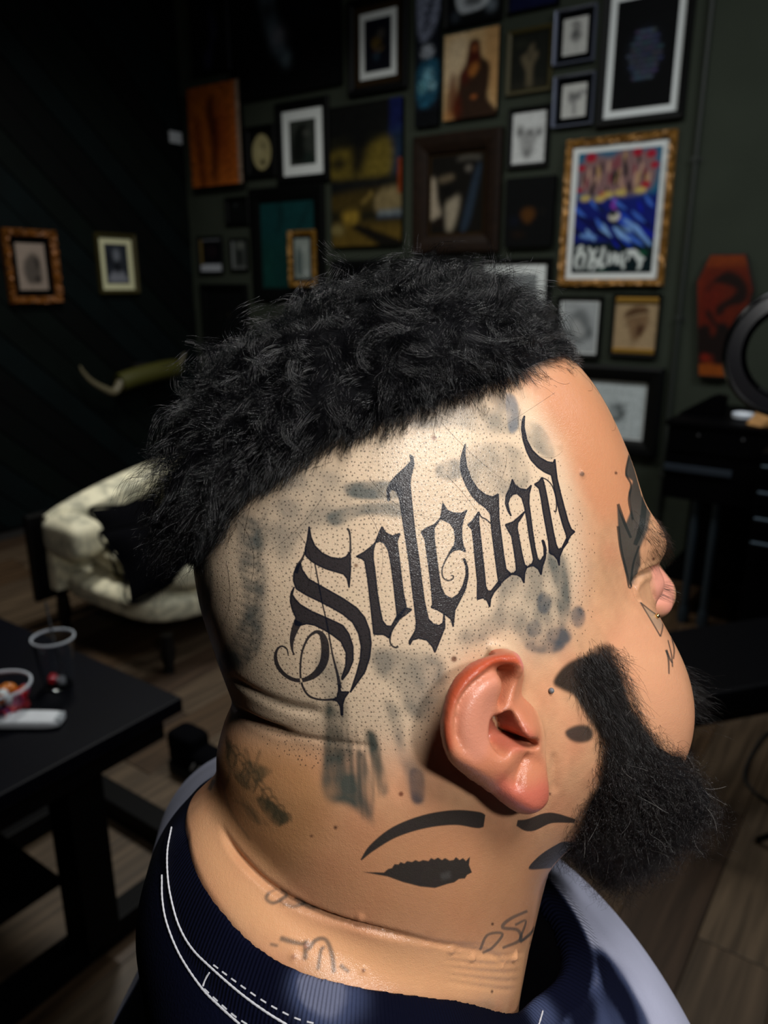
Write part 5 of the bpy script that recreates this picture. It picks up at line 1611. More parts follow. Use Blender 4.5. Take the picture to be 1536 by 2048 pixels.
# lettering: traced from two close views of the photograph
def za(P):
    return [(520 + q[0] / 3.103, 800 + q[1] / 3.103, *[w / 3.103 for w in q[2:]]) for q in P]
def zb(P):
    return [(780 + q[0] / 3.657, 780 + q[1] / 3.657, *[w / 3.657 for w in q[2:]]) for q in P]
def letter(poly):
    ink(poly)
    P = np.asarray(poly, float)
    E = np.vstack([P, P[:1]])
    for p, q in zip(E, E[1:]):
        if np.hypot(*(q - p)) > 1:
            ink(ribbon([(p[0], p[1], 3.0), (q[0], q[1], 3.0)], smooth=False))
# S
letter(za([(305, 785), (316, 850), (340, 905), (385, 950), (440, 977), (500, 986), (535, 972), (555, 945), (561, 960), (562, 1060), (553, 1165), (541, 1108), (518, 1080), (470, 1066), (415, 1050), (365, 1028), (318, 1000), (283, 965), (280, 925), (293, 870)]))
inkline(za([(541, 797, 14), (553, 815, 14), (560, 860, 11), (561, 950, 14)]))
inkline(za([(287, 925, 10), (262, 985, 14), (235, 1030, 24), (222, 1075, 26)]))
letter(za([(250, 1010), (262, 1055), (300, 1110), (370, 1150), (450, 1195), (520, 1235), (600, 1290), (650, 1350), (680, 1430), (690, 1510), (680, 1600), (650, 1690), (600, 1760), (560, 1815), (575, 1770), (600, 1695), (622, 1610), (628, 1530), (612, 1450), (575, 1380), (515, 1330), (450, 1292), (370, 1250), (290, 1212), (225, 1172), (207, 1120), (210, 1075), (228, 1035)]))
letter(za([(212, 1160), (200, 1208), (220, 1238), (250, 1270), (320, 1312), (400, 1346), (470, 1378), (515, 1400), (552, 1452), (577, 1530), (577, 1620), (548, 1690), (510, 1738), (506, 1725), (532, 1650), (535, 1570), (503, 1500), (452, 1460), (400, 1428), (340, 1398), (290, 1388), (245, 1400), (218, 1395), (222, 1350), (200, 1300), (188, 1250), (192, 1200)]))
inkline(za([(238, 1372, 54), (214, 1430, 42), (198, 1490, 28), (200, 1550, 13), (213, 1582, 9)]))
inkline(za([(176, 1588, 6), (166, 1546, 10), (135, 1528, 11), (106, 1550, 15), (96, 1600, 22), (115, 1660, 24), (160, 1710, 24), (220, 1738, 24), (280, 1735, 28), (345, 1700, 42), (390, 1640, 50), (405, 1570, 52), (400, 1500, 48), (380, 1452, 32), (345, 1440, 20), (300, 1475, 15), (265, 1550, 13), (252, 1630, 12), (252, 1720, 12), (270, 1790, 13), (310, 1840, 13), (380, 1860, 12), (465, 1858, 14)]), n=8)
letter(za([(490, 1765), (502, 1812), (552, 1812), (525, 1850), (513, 1890), (513, 1957), (504, 1957), (498, 1900), (480, 1870), (452, 1860), (478, 1845), (486, 1810)]))
inkline(za([(340, 1015, 9), (362, 1130, 9), (385, 1255, 9), (405, 1340, 9), (425, 1440, 10), (450, 1580, 11), (480, 1700, 16), (497, 1790, 26)]))
# o
letter(za([(597, 972), (645, 945), (690, 910), (716, 885), (703, 930), (702, 985), (713, 1060), (727, 1190), (745, 1300), (760, 1370), (785, 1402), (815, 1405), (845, 1350), (905, 1290), (942, 1300), (905, 1332), (870, 1355), (835, 1405), (812, 1445), (800, 1478), (770, 1456), (706, 1454), (698, 1380), (684, 1250), (668, 1110), (650, 1000), (632, 985)]))
letter(za([(714, 888), (735, 835), (757, 785), (778, 822), (820, 845), (868, 828), (850, 880), (862, 970), (875, 1080), (890, 1200), (908, 1285), (880, 1330), (846, 1368), (850, 1330), (840, 1240), (828, 1130), (812, 1010), (795, 930), (770, 888), (740, 875)]))
inkline(za([(812, 1440, 16), (806, 1490, 11), (815, 1520, 10), (840, 1536, 11), (858, 1528, 15)]))
# l
letter(za([(930, 340), (948, 352), (955, 400), (937, 470), (931, 520), (938, 600), (950, 720), (965, 850), (985, 980), (1000, 1100), (1020, 1250), (1045, 1360), (1075, 1390), (1110, 1400), (1135, 1385), (1143, 1320), (1147, 1410), (1112, 1500), (1085, 1567), (1070, 1530), (1035, 1490), (985, 1478), (945, 1490), (930, 1520), (925, 1498), (945, 1465), (965, 1430), (970, 1380), (955, 1250), (940, 1130), (925, 1000), (905, 870), (885, 740), (872, 650), (862, 600), (845, 565), (818, 552), (800, 575), (805, 620), (794, 628), (788, 560), (810, 510), (850, 465), (900, 420), (938, 380)]))
# e
letter(zb([(228, 1040), (262, 1012), (325, 985), (372, 935), (345, 975), (322, 1010), (322, 1080), (337, 1200), (355, 1340), (372, 1440), (400, 1500), (450, 1528), (500, 1495), (535, 1430), (557, 1350), (555, 1290), (536, 1233), (548, 1236), (568, 1300), (570, 1370), (550, 1460), (510, 1540), (474, 1610), (467, 1680), (462, 1732), (445, 1675), (400, 1640), (350, 1610), (300, 1590), (312, 1570), (305, 1470), (290, 1340), (272, 1210), (255, 1090)]))
letter(zb([(368, 940), (380, 885), (386, 828), (418, 880), (465, 900), (525, 902), (563, 878), (540, 930), (524, 1000), (524, 1080), (535, 1140), (553, 1184), (510, 1165), (470, 1172), (436, 1194), (470, 1140), (480, 1090), (470, 1020), (440, 975), (400, 955)]))
inkline(zb([(470, 1150, 30), (428, 1208, 15), (395, 1270, 11), (380, 1320, 11), (388, 1370, 11), (420, 1393, 10), (455, 1385, 10), (464, 1362, 10), (445, 1356, 8)]))
# d
letter(zb([(551, 396), (548, 470), (560, 560), (592, 650), (640, 722), (700, 768), (750, 782), (792, 760), (794, 850), (797, 940), (812, 1060), (830, 1200), (848, 1310), (888, 1348), (840, 1385), (800, 1422), (795, 1405), (782, 1320), (768, 1210), (752, 1090), (742, 1000), (735, 905), (700, 862), (645, 822), (600, 775), (560, 705), (528, 630), (515, 560), (520, 495), (535, 440)]))
letter(zb([(650, 890), (600, 960), (568, 985), (600, 1020), (612, 1120), (625, 1260), (640, 1400), (638, 1532), (680, 1520), (710, 1540), (730, 1588), (735, 1530), (760, 1480), (812, 1420), (800, 1393), (740, 1470), (715, 1470), (700, 1440), (690, 1330), (675, 1200), (660, 1060), (648, 960)]))
inkline(zb([(650, 895, 9), (670, 930, 10), (700, 945, 11), (738, 978, 11)]))
# a
letter(zb([(895, 653), (912, 692), (950, 722), (1000, 730), (1034, 696), (1018, 760), (1016, 830), (1028, 920), (1042, 1030), (1060, 1150), (1080, 1240), (1100, 1250), (1128, 1210), (1125, 1150), (1111, 1098), (1126, 1104), (1141, 1160), (1136, 1230), (1115, 1290), (1105, 1352), (1085, 1310), (1050, 1285), (1015, 1292), (995, 1302), (1040, 1270), (1050, 1240), (1035, 1160), (1020, 1080), (1003, 960), (985, 860), (965, 790), (930, 757), (900, 762), (875, 790), (862, 830), (872, 880), (886, 922), (864, 890), (844, 830), (850, 770), (875, 720)]))
letter(zb([(843, 985), (900, 965), (935, 935), (987, 888), (960, 935), (935, 970), (930, 1010), (945, 1090), (965, 1200), (985, 1280), (1002, 1290), (985, 1340), (980, 1412), (960, 1370), (930, 1352), (868, 1346), (905, 1340), (925, 1320), (920, 1260), (905, 1160), (890, 1070), (860, 1020)]))
# d
letter(zb([(984, 188), (980, 270), (1000, 365), (1040, 440), (1090, 490), (1150, 525), (1193, 533), (1206, 506), (1212, 570), (1222, 650), (1246, 750), (1272, 850), (1302, 960), (1325, 1018), (1352, 1036), (1320, 1065), (1295, 1112), (1290, 1060), (1265, 990), (1240, 900), (1215, 790), (1195, 690), (1180, 622), (1130, 600), (1080, 565), (1030, 510), (1000, 450), (975, 370), (963, 290), (968, 220)]))
letter(zb([(1111, 638), (1090, 670), (1056, 690), (1090, 720), (1105, 790), (1120, 890), (1140, 1000), (1160, 1110), (1166, 1192), (1200, 1210), (1225, 1240), (1238, 1284), (1240, 1220), (1265, 1160), (1302, 1110), (1290, 1088), (1255, 1160), (1230, 1165), (1215, 1130), (1195, 1040), (1175, 930), (1155, 820), (1135, 720), (1120, 660)]))
inkline(zb([(1112, 640, 9), (1150, 660, 9), (1185, 700, 9), (1210, 770, 10), (1218, 840, 10), (1212, 890, 11), (1198, 882, 8)]))

# moles
for x, y, r, c in [(868, 876, 5, (.16, .05, .015)), (712, 1131, 4, (.10, .03, .01)), (908, 1318, 6, (.10, .03, .015)), (1232, 946, 3, (.05, .02, .015)), (1307, 1118, 3, (.07, .02, .015)), (671, 1655, 4, (.05, .02, .015)), (802, 1588, 5, (.12, .03, .015)), (985, 1848, 3, (.03, .015, .01)), (623, 1672, 3, (.06, .02, .015)),
                   (1164, 948, 5, (.10, .06, .045)), (727, 1941, 4, (.14, .05, .03)), (984, 1983, 3, (.04, .02, .015)), (1085, 1590, 2.5, (.10, .02, .02)), (1100, 1588, 2.5, (.06, .015, .015)), (587, 1914, 6, (.36, .17, .10)), (612, 1892, 5, (.42, .2, .13))]:
    t = np.linspace(0, 6.283, 11)[:-1]
    ink(np.stack([x + r * np.cos(t), y + r * np.sin(t)], 1), .85, c, 2)

# roots of the shaved hair
rng = np.random.default_rng(11)
SHAVED = [(400, 1130), (470, 1040), (520, 985), (600, 950), (700, 885), (820, 845), (1000, 790), (1040, 830), (1110, 900), (1140, 960), (1190, 1060), (1200, 1180), (1170, 1280), (1110, 1310), (1030, 1300), (940, 1325), (885, 1400), (870, 1470), (820, 1500), (760, 1500), (650, 1560), (560, 1520), (470, 1440), (430, 1330), (395, 1210)]
gx, gy = np.meshgrid(np.arange(385, 1210, 9.6), np.arange(770, 1570, 9.6))
gx = gx + (np.arange(gx.shape[0]) % 2)[:, None] * 4.8
pts = np.stack([gx.ravel(), gy.ravel()], 1) + rng.uniform(-3.4, 3.4, (gx.size, 2))
pts = pts[in_poly(pts[:, 0], pts[:, 1], SHAVED)]
ed = poly_dist(pts, SHAVED)
pts = pts[rng.random(len(pts)) < .25 + .75 * sstep(0, 40, ed)]
H3 = [hit(x, y) for x, y in pts]
D3 = np.array([h[0] for h in H3 if h[0] is not None])
uv = unroll(D3)
dark = np.zeros((UH, UW), np.float32)
cx, cy = np.round(uv[:, 0]).astype(int), np.round(uv[:, 1]).astype(int)
sz = rng.uniform(1.7, 2.5, len(uv)); st = rng.uniform(.7, 1.0, len(uv))
for dy in range(-5, 6):
    for dx in range(-5, 6):
        x, y = np.clip(cx + dx, 0, UW - 1), np.clip(cy + dy, 0, UH - 1)
        r2 = ((cx + dx - uv[:, 0]) ** 2 + ((cy + dy - uv[:, 1]) * 1.0) ** 2) / sz ** 2
        np.maximum.at(dark, (y, x), (st * np.exp(-r2 ** 1.6)).astype(np.float32))
dark = dark[..., None] * .97
SK.a = SK.a * (1 - dark) + np.array((.016, .014, .013), np.float32) * dark

# skin under hair and beard is painted dark, for root stubble and hair shadow
HAIRLINE = [(392, 1128), (420, 1105), (450, 1078), (480, 1035), (505, 1000), (545, 982), (590, 955), (640, 925), (690, 893), (750, 872), (820, 846), (900, 818), (1000, 786), (1060, 762), (1132, 732)]
scalp = HAIRLINE + [(1160, 700), (1140, 600), (300, 560), (330, 1100)]
cap = to_world(V); pxy = np.stack(project(cap), 1)
VM = V.copy(); VM[:, 1] = -np.abs(VM[:, 1]); PXM = np.stack(project(to_world(VM)), 1)
SK_IMG = SK.image('skin_picture')

def skin_material(name, image):
    m = bpy.data.materials.new(name)
    m.use_nodes = True
    nt = m.node_tree; bs = nt.nodes['Principled BSDF']
    ti = nt.nodes.new('ShaderNodeTexImage'); ti.image = image; ti.extension = 'EXTEND'
    at = nt.nodes.new('ShaderNodeAttribute'); at.attribute_name = 'root_shade'
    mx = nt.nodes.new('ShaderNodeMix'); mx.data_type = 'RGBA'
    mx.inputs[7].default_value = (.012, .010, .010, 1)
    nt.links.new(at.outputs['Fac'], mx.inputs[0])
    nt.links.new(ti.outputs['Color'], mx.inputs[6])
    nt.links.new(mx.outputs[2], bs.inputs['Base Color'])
    bs.inputs['Roughness'].default_value = .29
    bs.inputs['Specular IOR Level'].default_value = .36
    bs.inputs['Subsurface Weight'].default_value = .06
    bs.inputs['Subsurface Radius'].default_value = (1.0, .35, .2)
    bs.inputs['Subsurface Scale'].default_value = .003
    tc = nt.nodes.new('ShaderNodeTexCoord')
    vo = nt.nodes.new('ShaderNodeTexVoronoi'); vo.inputs['Scale'].default_value = 1500; vo.feature = 'DISTANCE_TO_EDGE'
    no = nt.nodes.new('ShaderNodeTexNoise'); no.inputs['Scale'].default_value = 700; no.inputs['Detail'].default_value = 3
    ad = nt.nodes.new('ShaderNodeMath'); ad.operation = 'ADD'
    bp = nt.nodes.new('ShaderNodeBump'); bp.inputs['Strength'].default_value = .26; bp.inputs['Distance'].default_value = .0005
    nt.links.new(tc.outputs['Object'], vo.inputs['Vector']); nt.links.new(tc.outputs['Object'], no.inputs['Vector'])
    nt.links.new(vo.outputs['Distance'], ad.inputs[0]); nt.links.new(no.outputs['Fac'], ad.inputs[1])
    nt.links.new(ad.outputs[0], bp.inputs['Height']); nt.links.new(bp.outputs['Normal'], bs.inputs['Normal'])
    return m
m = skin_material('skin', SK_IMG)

me = net_mesh('person', V, Q, m)
uvv = unroll(V) / (UW, UH); uvv[:, 1] = 1 - uvv[:, 1]
lu = uvv[Q]
jump = np.ptp(lu[:, :, 0], axis=1) > .5
lu[jump, :, 0] = 1.0
ear_f = EAR_V[Q].all(1)
eu = np.stack([(V[:, 0] - EX0) / (EX1 - EX0), (V[:, 2] - EZ0) / (EZ1 - EZ0)], 1)
lu[ear_f] = eu[Q[ear_f]]
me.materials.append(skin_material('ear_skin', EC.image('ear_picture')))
me.polygons.foreach_set('material_index', ear_f.astype(np.int32))
ul = me.uv_layers.new(name='unrolled')
ul.data.foreach_set('uv', lu.reshape(-1, 2).astype(np.float32).ravel())
# how far each bit of skin is darkened for stubble and hair shadow
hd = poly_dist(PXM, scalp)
root_shade = sstep(-2, 30, hd) * (~EAR_V)
root_shade[V[:, 2] < -.03] = 0
fa = me.attributes.new('root_shade', 'FLOAT', 'POINT')
MAN = put('person', me, label='heavy bearded man seen from behind his right ear, black lettering inked on his shaved temple', category='person')
MAN.matrix_world = HEAD_MAT
print('painted', round(time.time() - T0, 1))

# ------------------------------------------------------------------ hair and beard, strand by strand
def hair_object(name, strands_list, radius, material, tip=.25):
    """strands_list: arrays (n, k, 3) in the head frame"""
    sizes = np.concatenate([np.full(len(a), a.shape[1]) for a in strands_list])
    pos = np.concatenate([a.reshape(-1, 3) for a in strands_list])
    rad = np.concatenate([np.tile(np.linspace(1, tip, a.shape[1]) ** .6, len(a)) for a in strands_list]) * radius
    hc = bpy.data.hair_curves.new(name)
    hc.add_curves(sizes.tolist())
    hc.attributes['position'].data.foreach_set('vector', pos.astype(np.float32).ravel())
    ra = hc.attributes.get('radius') or hc.attributes.new('radius', 'FLOAT', 'POINT')
    ra.data.foreach_set('value', rad.astype(np.float32))
    hc.materials.append(material)
    o = put(name, hc, MAN, kind='stuff')
    return o

def hair_mat(name, color, rough, spec=.6):
    m = bpy.data.materials.new(name)
    m.use_nodes = True
    b = m.node_tree.nodes['Principled BSDF']
    b.inputs['Base Color'].default_value = (*color, 1)
    b.inputs['Roughness'].default_value = rough
    b.inputs['Specular IOR Level'].default_value = spec
    return m
HAIR = hair_mat('black_hair', (.0018, .0018, .0026), .17, .42)
BEARD = hair_mat('beard_hair', (.005, .0030, .0024), .22, .42)
GREYHAIR = hair_mat('grey_hair', (.42, .40, .38), .35)

E1, E2, E3, _E4 = V[Q[:, 0]], V[Q[:, 1]], V[Q[:, 2]], None
VAREA = np.bincount(Q.ravel(), np.repeat(.5 * np.linalg.norm(np.cross(E3 - E1, V[Q[:, 3]] - E2), axis=1) / 4, 4), len(V))

def roots_in(mask, n, rng, weight=None):
    idx = np.where(mask)[0]
    w = VAREA[idx] * (weight[idx] if weight is not None else 1)
    c = rng.choice(idx, n, p=w / w.sum())
    P = V[c] + rng.normal(0, .0006, (n, 3))
    P -= NRM[c] * ((P - V[c]) * NRM[c]).sum(1)[:, None] + NRM[c] * .0004
    return P, NRM[c], c

def unit(a):
    return a / (np.linalg.norm(a, axis=-1, keepdims=True) + 1e-12)

def grow(P, N, C, L, curl, turns, k, rng, lift=.8, fall=.9, wob=.25):
    """strands from points P, along normals N bending towards C, with length L and coils"""
    n = len(P)
    t = np.linspace(0, 1, k)
    d = N * lift + C * (1 - lift) + rng.normal(0, wob, (n, 3)) * .5
    bend = C * fall + rng.normal(0, wob, (n, 3))
    pos = np.empty((n, k, 3)); pos[:, 0] = P
    step = (L / (k - 1))[:, None]
    for i in range(1, k):
        dd = unit(d + bend * (t[i] * 1.6))
        pos[:, i] = pos[:, i - 1] + dd * step
    ax = unit(d + bend)
    u = unit(np.cross(ax, rng.normal(size=(n, 3)))); v = np.cross(ax, u)
    ph = rng.uniform(0, 6.283, n)[:, None]; tn = (turns * rng.uniform(.7, 1.3, n))[:, None]
    ang = ph + tn * 6.283 * t[None]
    amp = curl[:, None] * np.minimum(1, t[None] * 2.2)
    c0 = np.stack([np.cos(ang) - np.cos(ph), np.sin(ang) - np.sin(ph)], -1)
    pos += amp[..., None] * (c0[..., :1] * u[:, None] + c0[..., 1:] * v[:, None])
    return pos

rng = np.random.default_rng(5)
HPATH = np.array(HAIRLINE, float)
hair_ok = (hd > 0) & (~EAR_V) & (V[:, 2] > -.005)
dline, _ = path_dist(PXM, smooth_path(HPATH, 4))
DL = dline * .00022                                 # metres above the hairline
def comb(P):
    """the way the hair lies: swept back and down at the sides, tumbling forward on the crown"""
    top = sstep(.075, .115, P[:, 2])
    back = sstep(-.04, -.09, P[:, 0])
    s = np.sign(P[:, 1] + 1e-6)
    side = np.stack([-.25 - .2 * back, .15 * s, -1.0 + 0 * s], 1)
    crown = np.stack([.75 + 0 * s, -.25 + .9 * np.sin(P[:, 0] * 60), .1 + 0 * s], 1)
    return unit(side * (1 - top)[:, None] + crown * top[:, None])

def vnoise(P, s, seed):
    r = np.random.default_rng(seed)
    f = np.zeros(len(P))
    for o in range(3):
        k = r.normal(size=(7, 3)); k = k / np.linalg.norm(k, axis=1, keepdims=True) * s * 1.8 ** o
        f += np.sin(P @ k.T + r.uniform(0, 6.28, 7)).sum(1) / 1.7 ** o
    return f / 3.2

def thick_layer(name, mask, height, material):
    """the tangled underside of the hair: the rooted skin raised by height"""
    keep = mask[Q].all(1)
    used, inv = np.unique(Q[keep], return_inverse=True)
    o = put(name, net_mesh(name, V[used] + NRM[used] * height[used][:, None], inv.reshape(-1, 4), material), MAN)
    return o

CAPH = (.0078 * sstep(.002, .022, DL) + .0025 * sstep(-.05, -.09, V[:, 0]) * sstep(.004, .02, DL)) * (1 + .16 * vnoise(V, 190, 3)) - .0008
FRONT = sstep(-.01, .045, V[:, 0])
CAPH *= 1 - .45 * FRONT
CAPH += .0028 * (1 - .7 * FRONT) * sstep(.015, .03, DL) * np.clip(vnoise(V, 75, 8), -1, 1)
MATT = hair_mat('hair_shade', (.004, .004, .005), .8, .1)
thick_layer('hair_layer', (hd > 4) & (~EAR_V) & (V[:, 2] > -.012), CAPH, MATT)

def clumped(n_guides, per, mask, weight, rng, k=12):
    G, GN, gi = roots_in(mask, n_guides, rng, weight)
    D = DL[gi]
    C = comb(G)
    full = sstep(.012, .03, D)
    C = unit(C + rng.normal(0, 1, (n_guides, 3)) * (.15 + .75 * full)[:, None])
    C = unit(C - GN * ((C * GN).sum(1) * .85)[:, None])
    back = sstep(-.045, -.095, G[:, 0])
    Lg = (.006 + .020 * sstep(.001, .028, D) + .006 * back * sstep(.004, .02, D)) * (1 - .25 * FRONT[gi]) * rng.uniform(.75, 1.25, n_guides)
    cu = (.0003 + .0036 * sstep(.010, .030, D)) * rng.uniform(.5, 1.3, n_guides)
    G = G + GN * (np.maximum(CAPH[gi], 0) * rng.uniform(.35, .95, n_guides))[:, None]
    sh = grow(G, GN, C, Lg, cu, np.where(D > .012, 1.05, .4), k, rng, (.30 + .14 * rng.random(n_guides) - .10 * FRONT[gi])[:, None], .75, .10) - G[:, None]
    n = n_guides * per
    g = np.repeat(np.arange(n_guides), per)
    spread = rng.normal(0, .0021, (n, 3))
    spread -= GN[g] * (spread * GN[g]).sum(1)[:, None] * .8
    P = G[g] + spread
    t = np.linspace(0, 1, k)[None, :, None]
    S_ = P[:, None] + sh[g] * rng.uniform(.75, 1.1, n)[:, None, None] - spread[:, None] * t * rng.uniform(.25, .8, n)[:, None, None]
    S_ += np.cumsum(rng.normal(0, .00022, (n, k, 3)), 1) * t
    return S_

wt = .25 + sstep(.0, .012, DL)
strands = clumped(2600, 16, hair_ok, wt, rng)
# the short faded hair just over the line
fade_m = (~EAR_V) & (V[:, 2] > -.005) & (hd > -9) & (DL < .013)
P, N, ci = roots_in(fade_m, 13000, rng, (np.exp(-((DL - .006) / .006) ** 2) + .1) * sstep(-9, 6, hd))
short = grow(P, N, unit(comb(P) + rng.normal(0, .16, (len(P), 3))), (.0022 + .62 * DL[ci]) * rng.uniform(.7, 1.2, len(P)), np.full(len(P), .0002), np.full(len(P), .3), 6, rng, .40, .9, .12)
# loose curls leaving the outline
P, N, ci = roots_in(hair_ok & (DL > .02), 260, rng)
P = P + N * .008
loose = grow(P, N, unit(comb(P) + rng.normal(0, .6, P.shape)), rng.uniform(.014, .026, len(P)), rng.uniform(.002, .006, len(P)), rng.uniform(.6, 1.2, len(P)), 16, rng, .38, .6, .25)
nape = hair_ok & (V[:, 0] < -.085) & (V[:, 2] > .012) & (V[:, 2] < .05) & (DL > .006)
P, N, ci = roots_in(nape, 900, rng)
C = unit(np.stack([-.55 + 0 * P[:, 0], .0 * P[:, 0], -1 + 0 * P[:, 0]], 1) + rng.normal(0, .3, P.shape))
tails = grow(P + N * .006, N, C, rng.uniform(.010, .024, len(P)), rng.uniform(.001, .0040, len(P)), rng.uniform(.5, 1.2, len(P)), 14, rng, .40, .6, .25)
hair = hair_object('hair', [strands, short, loose, tails], .000052, HAIR)
hair['label'] = 'short wet-looking black curls over a low fade'

# beard
BEARD_PX = smooth_path([(1178, 1300), (1215, 1284), (1248, 1310), (1254, 1360), (1272, 1412), (1312, 1462), (1362, 1502), (1400, 1540), (1520, 1700), (1480, 1920), (1250, 1920), (1160, 1860), (1134, 1790), (1124, 1750), (1140, 1690), (1158, 1620), (1186, 1560), (1200, 1500), (1186, 1440), (1162, 1380), (1140, 1345)], 4, True)
bd = poly_dist(PXM, BEARD_PX)
bm_ = (bd > 0) & (~EAR_V) & (V[:, 2] > -.155) & (V[:, 0] > .0)
lip = (V[:, 0] > .085) & (np.abs(V[:, 1]) < .032) & (V[:, 2] < -.033) & (V[:, 2] > -.052)
low = sstep(-.035, -.085, V[:, 2])
bsoft = np.minimum(bd, 60) + 7 * vnoise(V, 160, 15)
BH = (.0010 + .0092 * low * sstep(.045, .07, V[:, 0]) + .004 * sstep(-.05, -.075, V[:, 2])) * sstep(8, 50, bsoft) * (1 + .2 * vnoise(V, 260, 5)) - .0008
thick_layer('beard_layer', bm_ & (bsoft > 12), BH, MATT)
P, N, ci = roots_in(bm_, 30000, rng, .25 + sstep(0, 30, bsoft))
C = unit(np.stack([.2 + 0 * P[:, 0], .1 * np.sign(P[:, 1]), -1 + 0 * P[:, 0]], 1) + rng.normal(0, .55, P.shape) * (.25 + .75 * low[ci])[:, None])
P = P + N * (np.maximum(BH[ci], 0) * rng.uniform(.3, 1.0, len(P)))[:, None]
Lb = (.0075 + .0045 * low[ci]) * rng.uniform(.65, 1.3, len(P)) * (.6 + .4 * sstep(0, 40, bsoft[ci]))
beard_a = grow(P, N, C, Lb * 1.25, (.0003 + .0017 * low[ci]) * rng.uniform(.5, 1.4, len(P)), .6 + 1.0 * low[ci], 13, rng, .58, .42, .34)
SIDE = [(1150, 1300), (1190, 1276), (1240, 1296), (1256, 1360), (1276, 1420), (1310, 1470), (1240, 1560), (1190, 1540), (1200, 1480), (1176, 1420), (1140, 1370)]
sd_ = poly_dist(PXM, SIDE)
P, N, ci = roots_in((sd_ > -4) & (~EAR_V) & (V[:, 0] > .0) & (V[:, 2] > -.1), 6500, rng, .25 + sstep(-4, 20, sd_))
C = unit(np.stack([.35 + 0 * P[:, 0], .05 * np.sign(P[:, 1]), -1 + 0 * P[:, 0]], 1) + rng.normal(0, .22, P.shape))
side_a = grow(P, N, C, rng.uniform(.007, .015, len(P)), rng.uniform(.0002, .0012, len(P)), rng.uniform(.3, .8, len(P)), 10, rng, .32, .7, .22)
P, N, ci = roots_in(lip, 1800, rng)
C = unit(np.stack([.5 + 0 * P[:, 0], 1.2 * np.sign(P[:, 1]), -1 + 0 * P[:, 0]], 1))
must = grow(P, N, C, rng.uniform(.010, .020, len(P)), np.full(len(P), .0006), np.full(len(P), 1.0), 10, rng, .6, .8, .25)
P, N, ci = roots_in(lip & (V[:, 1] < .02), 1500, rng)
C = unit(np.stack([1.0 + 0 * P[:, 0], -.25 + 0 * P[:, 0], -.85 + 0 * P[:, 0]], 1))
whisk = grow(P, unit(N + C), C, rng.uniform(.022, .036, len(P)), np.full(len(P), .0016), np.full(len(P), 1.2), 13, rng, .5, .5, .16)
# sparse longer hairs straying over the cheek and the neck
edge = (bd > -34) & (bd < 6) & (~EAR_V) & (V[:, 0] > .015) & (V[:, 2] < -.01) & (V[:, 2] > -.15)
P, N, ci = roots_in(edge, 900, rng, np.exp(-(np.maximum(-bd, 0) / 12) ** 2))
C = unit(np.stack([-.1 + 0 * P[:, 0], .1 * np.sign(P[:, 1]), -1 + 0 * P[:, 0]], 1))
stray = grow(P, N, C, rng.uniform(.003, .010, len(P)), rng.uniform(.0002, .0018, len(P)), rng.uniform(.3, .9, len(P)), 9, rng, .45, .8, .4)
# a few long hairs lying loose over the shaved side
ls = (~EAR_V) & (V[:, 1] < 0) & (V[:, 2] > -.01) & (DL < .03) & (hd < 0) & (hd > -330)
P, N, ci = roots_in(ls, 26, rng)
C = unit(np.stack([rng.normal(0, 1, len(P)), 0 * P[:, 0], rng.normal(-.3, .8, len(P))], 1))
C = unit(C - N * (C * N).sum(1)[:, None])
lying = np.empty((len(P), 22, 3))
for i in range(len(P)):
    p, d = P[i] + N[i] * .0002, C[i]; turn = rng.normal(0, .09)
    for k in range(22):
        lying[i, k] = p
        q = BV_SKIN.find_nearest(Vector(p + d * .0017))
        nn = np.array(q[1]); p = np.array(q[0]) + nn * .00012
        d = unit(d - nn * (d @ nn) + np.cross(nn, d) * turn)
hair_object('loose_hair', [lying], .000036, BEARD)
beard = hair_object('beard', [beard_a, side_a, must, whisk, stray], .000046, BEARD)
beard['label'] = 'bushy black beard of tight coils'
P, N, ci = roots_in(bm_, 380, rng, .3 + low)
P = P + N * (np.maximum(BH[ci], 0) * .9)[:, None]
C = unit(np.stack([.25 + 0 * P[:, 0], .15 * np.sign(P[:, 1]), -1 + 0 * P[:, 0]], 1))
gl = (.006 + .006 * low[ci]) * rng.uniform(.8, 1.25, len(P))
C = unit(C + rng.normal(0, .7, P.shape))
grey = grow(P, N, C, gl, rng.uniform(.0003, .0014, len(P)), rng.uniform(.3, 1, len(P)), 12, rng, .4, .4, .35)
go = hair_object('grey_beard_hair', [grey], .000036, GREYHAIR)
go['label'] = 'single grey hairs through the beard'
# eyebrow and lashes
brow = (np.abs(np.abs(V[:, 1]) - .036) < .022) & (V[:, 0] > .066) & (V[:, 2] > .012) & (V[:, 2] < .036)
P, N, ci = roots_in(brow, 1500, rng, np.exp(-((V[:, 2] - .025) / .006) ** 2))
C = unit(np.stack([-.3 + 0 * P[:, 0], .8 * np.sign(P[:, 1]), -.6 + 0 * P[:, 0]], 1))
brows = grow(P, N, C, rng.uniform(.004, .008, len(P)), np.full(len(P), .0002), np.full(len(P), .3), 6, rng, .35, .8, .15)
lashes = (np.abs(np.abs(V[:, 1]) - .034) < .012) & (V[:, 0] > .092) & (V[:, 2] < .004) & (V[:, 2] > -.003)
parts_ = [brows]
if lashes.sum() > 20:
    P, N, ci = roots_in(lashes, 160, rng)
    C = unit(np.stack([1 + 0 * P[:, 0], .2 * np.sign(P[:, 1]), -.3 + 0 * P[:, 0]], 1))
    parts_.append(grow(P, N, C, rng.uniform(.006, .010, len(P)), np.full(len(P), .0002), np.full(len(P), .2), 6, rng, .6, .4, .12))
eb = hair_object('eyebrow', parts_, .00005, BEARD)

